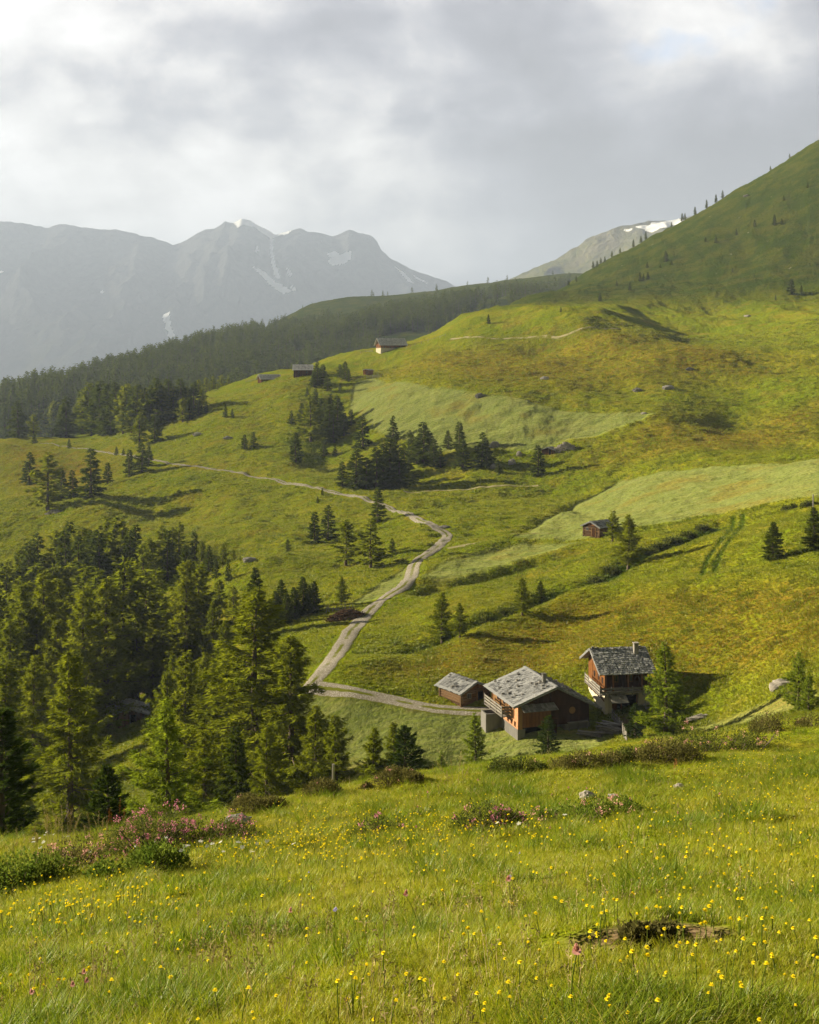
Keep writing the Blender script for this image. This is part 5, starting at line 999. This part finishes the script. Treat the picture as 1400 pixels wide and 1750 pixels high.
rg = np.random.RandomState(77)
BARE = shot(1105, 1602, 3, 12)
def near_ok(x, y): return np.hypot((x - BARE.x) / .40, (y - BARE.y) / .28) + .75 * fbm(x * 4, y * 4, 2) > .85
# meadow under the camera down to its rim
n = 104000; Yg = np.exp(rg.uniform(math.log(2.6), math.log(50), n)); Yg = np.where(rg.rand(n) < .42, rg.uniform(3, 46, n), Yg); ug = rg.uniform(-.44, .44, n); wide_ = (Yg < 17) & (rg.rand(n) < .24); ug = np.where(wide_, np.sign(ug) * (.44 + .32 * np.abs(ug) / .44), ug); xg = ug * Yg
pn = fbm(xg * .9, Yg * .9, 3); pm = fbm(xg * .25 + 9, Yg * .25, 3); k = near_ok(xg, Yg) & (rg.rand(n) < .93 - .75 * ss(fbm(xg * 1.7 + 5, Yg * 1.7, 2), .22, .5)); xg, Yg, pn, pm = xg[k], Yg[k], pn[k], pm[k]; n = len(xg)
tall = ss(pn, .02, .42)
sc = (.28 + .20 * rg.rand(n) + .40 * tall) * (1 + .30 * ss(Yg, 7, 16)) * (1 - .50 * ss(Yg, 17, 30)) * (1 - .34 * (1 - ss(Yg, 3.5, 7.5)))
tone = np.clip(.58 - .62 * tall + .34 * pm + rg.randn(n) * .15, 0, 1)
dry = rg.rand(n) < .10 * ss(pm, -.2, .3); tone[dry] = np.clip(.95 + .1 * rg.rand(dry.sum()), 0, 1)
zg = ground(xg, Yg)
protos = [tuft('grass_tuft', 500 + j, 30, (.13, .16, .19, .11, .14, .22)[j], (.10, .09, .07, .11, .12, .06)[j], .0046, m_grass, 3, (.6, .5, .8, .7, .9, .5)[j]) for j in range(6)] + [tuft('herb_leaves', 520 + j, 14, .075, .09, .016, m_grass, 3, 1.0) for j in range(2)]
# wind and slope lean the blades slightly downhill
rot = np.stack([rg.randn(n) * .10, rg.randn(n) * .10, rg.rand(n) * 6.283], -1)
wsc = 1.35 + 1.0 * ss(Yg, 6, 26)
go = scatter('meadow_grass', np.stack([xg, Yg, zg], -1), rot, np.stack([sc * wsc, sc * wsc, sc], -1), np.where(rg.rand(n) < .14, 6 + rg.randint(0, 2, n), rg.randint(0, 6, n)), [('tone', tone), ('zone', np.zeros((n, 4)))], protos)
tag(go, kind='stuff')
# tall seed stalks among it
m_stalk = tint_mat('dry_stalk', (0.30, 0.23, 0.09), (0.55, 0.45, 0.23)); m_sorrel = tint_mat('rusty_stalk', (0.22, 0.085, 0.025), (0.42, 0.20, 0.07))
def stalk_mesh(name, seed, n, h, spread, mat, ear, lean=.25):
    r = np.random.RandomState(seed); b = Acc()
    for i in range(n):
        a = r.rand() * 6.283; q = r.rand() ** .5 * spread; p0 = np.array([q * math.cos(a), q * math.sin(a), -.02]); hh = h * r.uniform(.6, 1.1); d = np.array([math.cos(a + r.randn()), math.sin(a + r.randn()), 0]) * hh * lean * r.rand(); t = r.rand()
        s = np.linspace(0, 1, 5)[:, None]; P = p0 + np.array([0, 0, hh]) * s + d * s ** 2; V, Q = tube(P, np.linspace(.0022, .0010, 5), 3); b.add(V, Q, t)
        for e in range(ear):
            f = 1 - .38 * e / ear; c = p0 + np.array([0, 0, hh]) * f + d * f * f; dd = r.randn(3) * (.5, .5, .6) + (0, 0, .5); dd /= np.linalg.norm(dd); ln = .018 + .02 * r.rand(); sd = np.cross(dd, r.randn(3)); sd /= np.linalg.norm(sd); b.add(np.array([c, c + dd * ln * .5 + sd * .004, c + dd * ln, c + dd * ln * .5 - sd * .004]), [(0, 1, 2, 3)], t)
    return b.mesh(name, mat)
n = 800; Ys = np.exp(rg.uniform(math.log(3.2), math.log(40), n)); us = rg.uniform(-.42, .42, n); xs = us * Ys
k = near_ok(xs, Ys) & (fbm(xs * .5 + 3, Ys * .5, 3) > -.05); xs, Ys = xs[k], Ys[k]; n = len(xs); ssc = rg.uniform(.35, .75, n)
so = scatter('seed_stalks', np.stack([xs, Ys, ground(xs, Ys)], -1), np.stack([rg.randn(n) * .12, rg.randn(n) * .12, rg.rand(n) * 6.28], -1), np.stack([ssc] * 3, -1), rg.randint(0, 3, n), [], [stalk_mesh('stalk', 61 + j, 4, .30, .05, m_stalk, 6) for j in range(3)])
tag(so, 'thin dry seed stalks rising from the flowering meadow', 'grass', kind='stuff')
# coarse tussocks on the slopes beyond
n = 330000; Yt = np.exp(rg.uniform(math.log(75), math.log(640), n)); ut = rg.uniform(-.40, .40, n); xt = ut * Yt
keep = Yt > 112 - 90 * (ut + .05); xt, Yt, ut = xt[keep], Yt[keep], ut[keep]
zt_ = ground(xt, Yt); 
# keep only what is not buried far behind nearer ground
tm = np.full(xt.shape, -9.0); cuts = np.exp(np.linspace(math.log(20), math.log(640), 70)); ugrid = np.linspace(-.42, .42, 220)
TG = np.stack([ground(ugrid * q, np.full(220, q)) / q for q in cuts])
TM = np.maximum.accumulate(TG, 0); ci = np.clip(np.searchsorted(cuts, Yt * .985) - 1, 0, len(cuts) - 1); ui = np.clip(((ut + .42) / .84 * 219).astype(int), 0, 219); keep = zt_ / Yt + .012 > TM[ci, ui]
xt, Yt, zt_ = xt[keep], Yt[keep], zt_[keep]
onr = np.zeros(len(xt), bool)
for L_n, w in ((road_l, 2.3), (spur_l, 1.5), (hutp_l, 1.1), (trail_l, 1.0)): onr |= poly_dist(xt, Yt, L_n[::3, :2]) < w
for (cx_, cy_, rr_) in ((14, 146, 8), (27, 152, 7), (7, 154, 5)): onr |= np.hypot(xt - cx_ - 3, Yt - cy_) < rr_ * .75
xt, Yt, zt_ = xt[~onr], Yt[~onr], zt_[~onr]; cv = cover(xt, Yt); n = len(xt)
pt = fbm(xt / 5, Yt / 5, 3); pb_ = fbm(xt / 28 + 4, Yt / 28, 3)
keep = rg.rand(n) < np.where(cv[0] > .5, .55, .9) * (1 - cv[3])
xt, Yt, zt_, pt, pb_ = xt[keep], Yt[keep], zt_[keep], pt[keep], pb_[keep]; cv = [c[keep] for c in cv]; n = len(xt)
st = (.55 + .5 * rg.rand(n) + .7 * ss(pt, 0, .4)) * (1 - .62 * cv[0]) * (1 + .5 * cv[2]) * (.8 + .7 * ss(Yt, 150, 500))
tn = np.clip(.56 + .6 * pb_ - .30 * ss(pt, 0, .4) + rg.randn(n) * .16, 0, 1)
zz_ = np.stack([cv[0] * .9, cv[1] * np.clip(.55 + pb_ + rg.randn(n) * .25, 0, 1), cv[2], np.zeros(n)], -1)
to = scatter('slope_grass', np.stack([xt, Yt, zt_ - .02], -1), np.stack([rg.randn(n) * .08, rg.randn(n) * .08, rg.rand(n) * 6.283], -1), np.stack([st * 1.35, st * 1.35, st], -1), rg.randint(0, 4, n), [('tone', tn), ('zone', zz_)],
             [tuft('tussock', 600 + j, 20, (.30, .36, .26, .42)[j], (.26, .22, .30, .2)[j], .06, m_tuss, 2, .7) for j in range(4)])
tag(to, kind='stuff'); print('TUSSOCKS', n)

# ------------------------------------------------------------------ flowers
def flat_mat(name, a, b, tr=.3):
    m, N, out = new_mat(name); t = N.add('ShaderNodeAttribute', attribute_name='tint').outputs['Fac']; c = N.mix(t, a, b)
    out_surf(N, out, N.add('ShaderNodeMixShader', ins={0: tr, 1: N.add('ShaderNodeBsdfDiffuse', ins={'Color': c}), 2: N.add('ShaderNodeBsdfTranslucent', ins={'Color': c})})); return m
m_yel = flat_mat('yellow_petal', (0.86, 0.66, 0.010), (0.90, 0.80, 0.04)); m_whi = flat_mat('white_petal', (0.62, 0.62, 0.55), (0.80, 0.80, 0.76)); m_pnk = flat_mat('pink_petal', (0.42, 0.12, 0.19), (0.62, 0.27, 0.35)); m_dust = flat_mat('dusty_pink_petal', (0.48, 0.24, 0.20), (0.66, 0.38, 0.32)); m_vio = flat_mat('violet_petal', (0.34, 0.32, 0.58), (0.50, 0.48, 0.72))
m_stem = flat_mat('flower_stem', (0.07, 0.11, 0.015), (0.13, 0.16, 0.03)); m_leafg = flat_mat('herb_leaf', (0.055, 0.10, 0.012), (0.17, 0.21, 0.03)); m_leafd = flat_mat('alpenrose_leaf', (0.035, 0.060, 0.014), (0.13, 0.135, 0.030)); m_leafr = flat_mat('heath_leaf', (0.060, 0.056, 0.020), (0.155, 0.145, 0.040))
def flower(name, seed, head_mat, h, hr, petals, dome=0.0, umbel=0):
    r = np.random.RandomState(seed); V = []; Q = []; T = []; nv = 0; MI = []
    d = r.randn(2) * .18 * h; s = np.linspace(0, 1, 4)[:, None]; P = np.concatenate([d * s ** 2, h * s], 1); v, q = tube(P, [.0022, .002, .0018, .0016], 4); V.append(v); Q.append(q); MI += [1] * len(q); T.append(np.full(len(v), r.rand())); nv = len(v); top = P[-1]
    tl = np.array([r.randn() * .35, -.25 + r.randn() * .3, 1.0]); tl /= np.linalg.norm(tl); ax = np.cross(tl, (1, .2, .1)); ax /= np.linalg.norm(ax); ay = np.cross(tl, ax)
    heads = [(top, hr)] if not umbel else [(top + ax * hr * 1.1 * math.cos(2.4 * i) * (i / umbel) ** .5 + ay * hr * 1.1 * math.sin(2.4 * i) * (i / umbel) ** .5, hr * .38) for i in range(umbel)]
    for c, rr_ in heads:
        for ring, (ra, el) in enumerate(((1.0, .12), (.62, .5), (.32, .9)) if not umbel else ((1.0, .3),)):
            m = petals if ring == 0 else max(4, petals - 3 * ring)
            for i in range(m):
                a = 6.283 * (i + .5 * ring + r.rand() * .3) / m; o_ = ax * math.cos(a) + ay * math.sin(a); sd = np.cross(tl, o_); tip = c + o_ * rr_ * ra * (1 - dome * .3) + tl * rr_ * (el * .7 + dome * (1 - ra) * 1.2); w = rr_ * .30
                v = np.array([c, c + (tip - c) * .6 + sd * w, tip, c + (tip - c) * .6 - sd * w]); V.append(v); Q.append(np.array([[0, 1, 2, 3]]) + nv); nv += 4; T.append(np.full(4, r.rand())); MI.append(0)
    return raw_mesh(name, np.concatenate(V), np.concatenate(Q), False, [head_mat, m_stem], np.array(MI), [('tint', np.concatenate(T))])
YF = [flower('hawkbit', 700 + j, m_yel, (.11, .14, .08, .12, .16)[j], (.0115, .0135, .010, .012, .0095)[j], 11, .2) for j in range(5)]
def spots(n, regions, y0=2.8):
    """ground points drawn inside picture-sized patches of the meadow: (px, py, half width, half height, weight)"""
    w = np.array([q[4] for q in regions], float); w /= w.sum(); out_ = []
    for _ in range(n):
        q = regions[rg.choice(len(regions), p=w)]
        if q[5:] == ('u',): px, py = q[0] + rg.uniform(-1, 1) * q[2], q[1] + rg.uniform(-1, 1) * q[3]
        else: px, py = q[0] + rg.randn() * q[2] * .6, q[1] + rg.randn() * q[3] * .6
        rim = np.interp(px, [-60, 0, 300, 520, 700, 900, 1120, 1400, 1500], [1450, 1446, 1412, 1364, 1334, 1309, 1273, 1228, 1210])
        if py < rim + 6 or py > 1790 or not -60 < px < 1460: continue
        out_.append(shot(px, py, y0, 50, 500))
    return out_
YREG = [(700, 1560, 760, 240, 3, 'u'), (480, 1450, 200, 45, 3.2), (640, 1440, 160, 40, 1.6), (1280, 1330, 160, 80, 2.2), (1180, 1440, 220, 90, .9), (1300, 1600, 160, 120, .5), (150, 1560, 170, 60, 1.5), (820, 1420, 160, 40, 1.4), (1080, 1560, 200, 90, .4)]
pts = spots(1900, YREG); pts.sort(key=lambda p: p.y)
def put(name, me, p, s=1.0): o = link(name, me); o.location = p; o.scale = (s, s, s); o.rotation_euler = (rt.uniform(-.15, .15), rt.uniform(-.15, .15), rt.uniform(-.7, .7)); return o
for p in pts[:300]: tag(put('hawkbit_flower', rt.choice(YF), p, rt.uniform(.75, 1.2) * (.78 if p.y < 7 else 1)), 'small yellow hawkbit flower in the sunlit meadow grass', 'flower', 'yellow hawkbit flowers of the meadow')
rest = pts[300:]
fo = scatter('hawkbit_flowers', np.array([p[:] for p in rest]), np.stack([rg.randn(len(rest)) * .12, rg.randn(len(rest)) * .12, rg.randn(len(rest)) * .7], -1), np.stack([rg.uniform(.9, 1.35, len(rest))] * 3, -1), rg.randint(0, 5, len(rest)), [], YF); tag(fo, 'yellow dots of hawkbit flowers toward the meadow rim', 'flowers', kind='stuff')
WF = [flower('yarrow', 720 + j, m_whi,   .17 + .04 * j, .022, 6, .2, 11) for j in range(3)]
for p in spots(46, [(330, 1472, 130, 26, 3), (75, 1452, 70, 20, 1.4), (960, 1420, 300, 50, .5)]): tag(put('yarrow_flower', rt.choice(WF), p, rt.uniform(.8, 1.2)), 'white yarrow flower head on a thin stem in the meadow', 'flower', 'white yarrow flowers')
CF = [flower('clover', 740 + j, m_dust, .14 + .03 * j, .018, 12, .9) for j in range(3)]
for px, py, lab in [(65, 1735, 'dusty pink clover head lowest by the picture corner'), (105, 1722, 'faded pink clover head above the lowest one by the picture corner'), (128, 1712, 'dusty pink clover head with a yellow flower beside it'), (145, 1698, 'dusty pink clover head topmost of the cluster by the picture corner')]: tag(put('clover_flower', rt.choice(CF), shot(px, py + 22, 2.5, 20), .7), lab, 'flower')
for p in spots(20, [(1000, 1380, 160, 40, 2), (1000, 1640, 260, 120, 1), (800, 1420, 140, 40, 1)]): tag(put('clover_flower', rt.choice(CF), p, rt.uniform(.8, 1.2)), 'pale pink clover head scattered in the meadow', 'flower', 'pale pink clover heads in the meadow')
BF = [flower('bellflower', 760, m_vio, .13, .013, 6, .5)]
for p in spots(6, [(700, 1520, 500, 100, 1, 'u')]): tag(put('bellflower', BF[0], p, rt.uniform(.8, 1.2)), 'tiny violet bellflower among the meadow grass', 'flower', 'violet bellflowers')

# ------------------------------------------------------------------ alpenrose, heath and herb shrubs along the rim
def shrub(name, label, cat, px, py, wpx, hpx, leaf, bloom=0, bmat=None, twig=.35, ls=.026, nl=5200, hit=6.0, lump=.5):
    p = shot(px, py, hit, 160 if hit < 100 else 700, 900); k = p.y / F; w, h = wpx * k, hpx * k; t = thing(name, label, cat, p)
    seed = int(px * 7 + py); r = np.random.RandomState(seed); nm = max(5, int(wpx / 14))
    cx_ = r.uniform(-.5, .5, nm) * w * .86; cy_ = r.randn(nm) * .14 * w; cr = h * (.45 + .6 * r.rand(nm)) * np.clip(1.15 - (np.abs(cx_) / (w * .5)) ** 2 * .8, .3, 1.15); rx = cr * 1.25 + .05 * w / nm
    base = ground(p.x + cx_, p.y + cy_) - p.z
    i = r.randint(0, nm, nl); th = r.rand(nl) * 6.283; ph = np.arccos(r.rand(nl)); rad = (.55 + .5 * r.rand(nl) ** .5)
    D = np.stack([np.sin(ph) * np.cos(th), np.sin(ph) * np.sin(th), np.cos(ph)], -1)
    P = np.stack([cx_[i] + D[:, 0] * rx[i] * rad, cy_[i] + D[:, 1] * rx[i] * rad, base[i] + D[:, 2] * cr[i] * rad * 1.05 + .02], -1) + r.randn(nl, 3) * ls * .8
    d = D + r.randn(nl, 3) * .55; d[:, 2] += .25; d /= np.linalg.norm(d, axis=1)[:, None]; sd = np.cross(d, r.randn(nl, 3)); sd /= np.linalg.norm(sd, axis=1)[:, None]; L = ls * (.6 + .8 * r.rand(nl))[:, None]
    V = np.stack([P, P + d * L * .55 + sd * L * .28, P + d * L, P + d * L * .55 - sd * L * .28], 1).reshape(-1, 3); clump = (np.sin(np.floor(P[:, 0] * 9) * 12.9 + np.floor(P[:, 2] * 11) * 7.7) * 43758.5) % 1.0
    link('foliage', raw_mesh('foliage', V, np.arange(nl * 4).reshape(-1, 4), False, [leaf], None, [('tint', np.repeat(np.clip(.5 * clump + .55 * r.rand(nl), 0, 1), 4))]), t)
    b = Acc()
    for j in range(nm * 5):
        q = r.randint(nm); a = r.rand() * 6.283; v, f = tube(np.array([[cx_[q] * .95, cy_[q], base[q] - .05], [cx_[q] + math.cos(a) * rx[q] * .4, cy_[q] + math.sin(a) * rx[q] * .4, base[q] + cr[q] * .5], [cx_[q] + math.cos(a) * rx[q] * .62, cy_[q] + math.sin(a) * rx[q] * .62, base[q] + cr[q] * r.uniform(.55, .95)]]), [.012, .008, .004], 3); b.add(v, f, r.rand())
    link('twigs', b.mesh('twigs', m_bark), t)
    if bloom:
        V = []; T = []
        for j in range(bloom):
            q = r.randint(nm); a = r.rand() * 6.283; e = np.arccos(r.rand() ** .8); Dv = np.array([math.sin(e) * math.cos(a), math.sin(e) * math.sin(a), math.cos(e)]); c = np.array([cx_[q] + Dv[0] * rx[q] * 1.04, cy_[q] + Dv[1] * rx[q] * 1.04, base[q] + Dv[2] * cr[q] * 1.08 + .03])
            for s in range(14):
                o_ = c + r.randn(3) * .020; dd = Dv + r.randn(3) * .7; dd /= np.linalg.norm(dd); sv = np.cross(dd, r.randn(3)); sv /= np.linalg.norm(sv); V.append(np.array([o_, o_ + dd * .014 + sv * .009, o_ + dd * .026, o_ + dd * .014 - sv * .009])); T += [r.rand()] * 4
        V = np.concatenate(V); bo = link('blossoms', raw_mesh('blossoms', V, np.arange(len(V)).reshape(-1, 4), False, [bmat or m_pnk], None, [('tint', np.array(T))]), t); bo['kind'] = 'stuff'
    return t
shrub('alpenrose_bush', 'wide alpenrose bush covered in pink blossom at the meadow rim', 'bush', 290, 1452, 250, 58, m_leafd, 170, m_pnk, nl=17000)
shrub('alpenrose_bush', 'small faded alpenrose bush beside the wide pink one', 'bush', 118, 1486, 80, 48, m_leafr, 36, m_dust, nl=3200)
shrub('alpenrose_bush', 'trailing end of alpenrose twigs with deep pink flowers near a bare grass blade', 'bush', 392, 1440, 70, 34, m_leafd, 26, m_pnk, nl=2600)
shrub('herb_clump', 'bright green leafy herb clump in front of the wide pink bush', 'herb', 235, 1492, 150, 34, m_leafg, 0, nl=5200, ls=.04)
shrub('herb_clump', 'dark shaded leafy clump by the picture edge', 'herb', 30, 1520, 120, 50, m_leafg, 0, nl=4200, ls=.04)
for a in [(545, 1362, 80, 26, m_leafr, 8, 'low brown heath bush by the thin wooden stake'), (668, 1342, 105, 26, m_leafr, 14, 'low heath bush with a few pink flowers below the small dark pine'), (430, 1389, 120, 26, m_leafr, 2, 'low green-brown heath bush under the huge spreading larch'),
          (1150, 1302, 105, 50, m_leafr, 8, 'rounded brown alpenrose bush below the tall light green larch'), (1235, 1284, 190, 52, m_leafd, 34, 'long dark alpenrose bush with dull pink flowers at the rim'), (1345, 1246, 120, 34, m_leafr, 10, 'reddish heath bush under the light green larch by the boulder'),
          (1010, 1311, 150, 32, m_leafr, 4, 'dark brown heath bush at the rim below the barn gable'), (880, 1322, 110, 24, m_leafd, 2, 'flat green heath bush at the rim below the young pine'), (1085, 1300, 70, 26, m_leafd, 0, 'small green heath bush beside the rounded brown alpenrose bush')]:
    shrub('heath_bush', a[6], 'bush', a[0], a[1], a[2] * .92, a[3] * .78, a[4], a[5], m_dust, nl=7500, hit=16, ls=.034)
shrub('alpenrose_bush', 'flowering low shrub patch around a white stone in the meadow', 'bush', 985, 1406, 230, 34, m_leafg, 26, m_dust, nl=6000, hit=8)
shrub('alpenrose_bush', 'scattered pink-tipped low shrub next to the patch with the white stone', 'bush', 820, 1420, 150, 34, m_leafd, 34, m_pnk, nl=4600, hit=8)
shrub('alpenrose_bush', 'tuft of pink alpenrose in the band of yellow flowers', 'bush', 640, 1432, 70, 26, m_leafd, 12, m_pnk, nl=1800, hit=8)
shrub('dead_heather', 'patch of dead brown heather twigs in the grass', 'bush', 1105, 1618, 130, 11, m_leafr, 0, nl=3600, hit=3, ls=.02)
for px, py, w, lab, li in [(1003, 1366, .22, 'small white stone in the flowering shrub patch', 1), (1048, 1368, .15, 'grey stone beside the white stone in the shrub patch', 0), (408, 1412, .42, 'flat grey stone in the meadow near the pink bush', 0), (1160, 1350, .16, 'pale flat stone in the grass by the yellow flowers', 1)]:
    p = shot(px, py, 6, 60, 900); o = link('stone', stone_mesh('stone', w / 2, w / 2.4, w * .3, int(px), m_whi if False else (m_stone_lt if li else m_stone))); o.location = (p.x, p.y, p.z + .05); tag(o, lab, 'stone')
for px, py, hpx, nn, mt, nm, lab in [(105, 1447, 62, 26, m_stalk, 'dry_grass_tuft', 'tall tuft of dry oat-like grass against the dark trees'), (170, 1440, 50, 16, m_stalk, 'dry_grass_tuft', 'second tuft of dry grass nearer the pink bush'), (190, 1432, 66, 4, m_sorrel, 'sorrel_plant', 'rusty orange sorrel spikes above the pink bush'), (45, 1452, 34, 14, m_stalk, 'dry_grass_tuft', 'short tuft of dry grass by the black-green stone pine'), (1148, 1330, 48, 2, m_sorrel, 'sorrel_plant', 'pair of rusty sorrel spikes in the meadow below the farm'), (780, 1350, 60, 10, m_stalk, 'dry_grass_tuft', 'grey bent grass tuft at the rim below the young larch')]:
    p = shot(px, py, 8, 60, 900); o = link(nm, stalk_mesh(nm, int(px), nn, hpx * p.y / F, .22, mt, 26 if mt is m_stalk else 40, .5 if mt is m_stalk else .12)); o.location = p; tag(o, lab, 'grass' if mt is m_stalk else 'plant')

# dark low shrubs along the gullies of the terraces
for k, (px, py, w, h) in enumerate([(838, 1062, 26, 10), (868, 1052, 30, 10), (905, 1040, 22, 8), (1015, 995, 30, 12), (1045, 976, 26, 10), (1105, 944, 34, 11), (1128, 936, 34, 12), (1152, 926, 34, 11), (1178, 917, 30, 10), (1205, 906, 28, 9), (1350, 868, 26, 7), (1380, 862, 26, 7)]):
    shrub('gully_shrub', 'low dark shrub in the overgrown gully between the terraces', 'bush', px, py + 2, w * .85, h * .7, m_leafd, 0, nl=1500, hit=120, ls=.30)['group'] = 'dark shrubs in the terrace gullies'
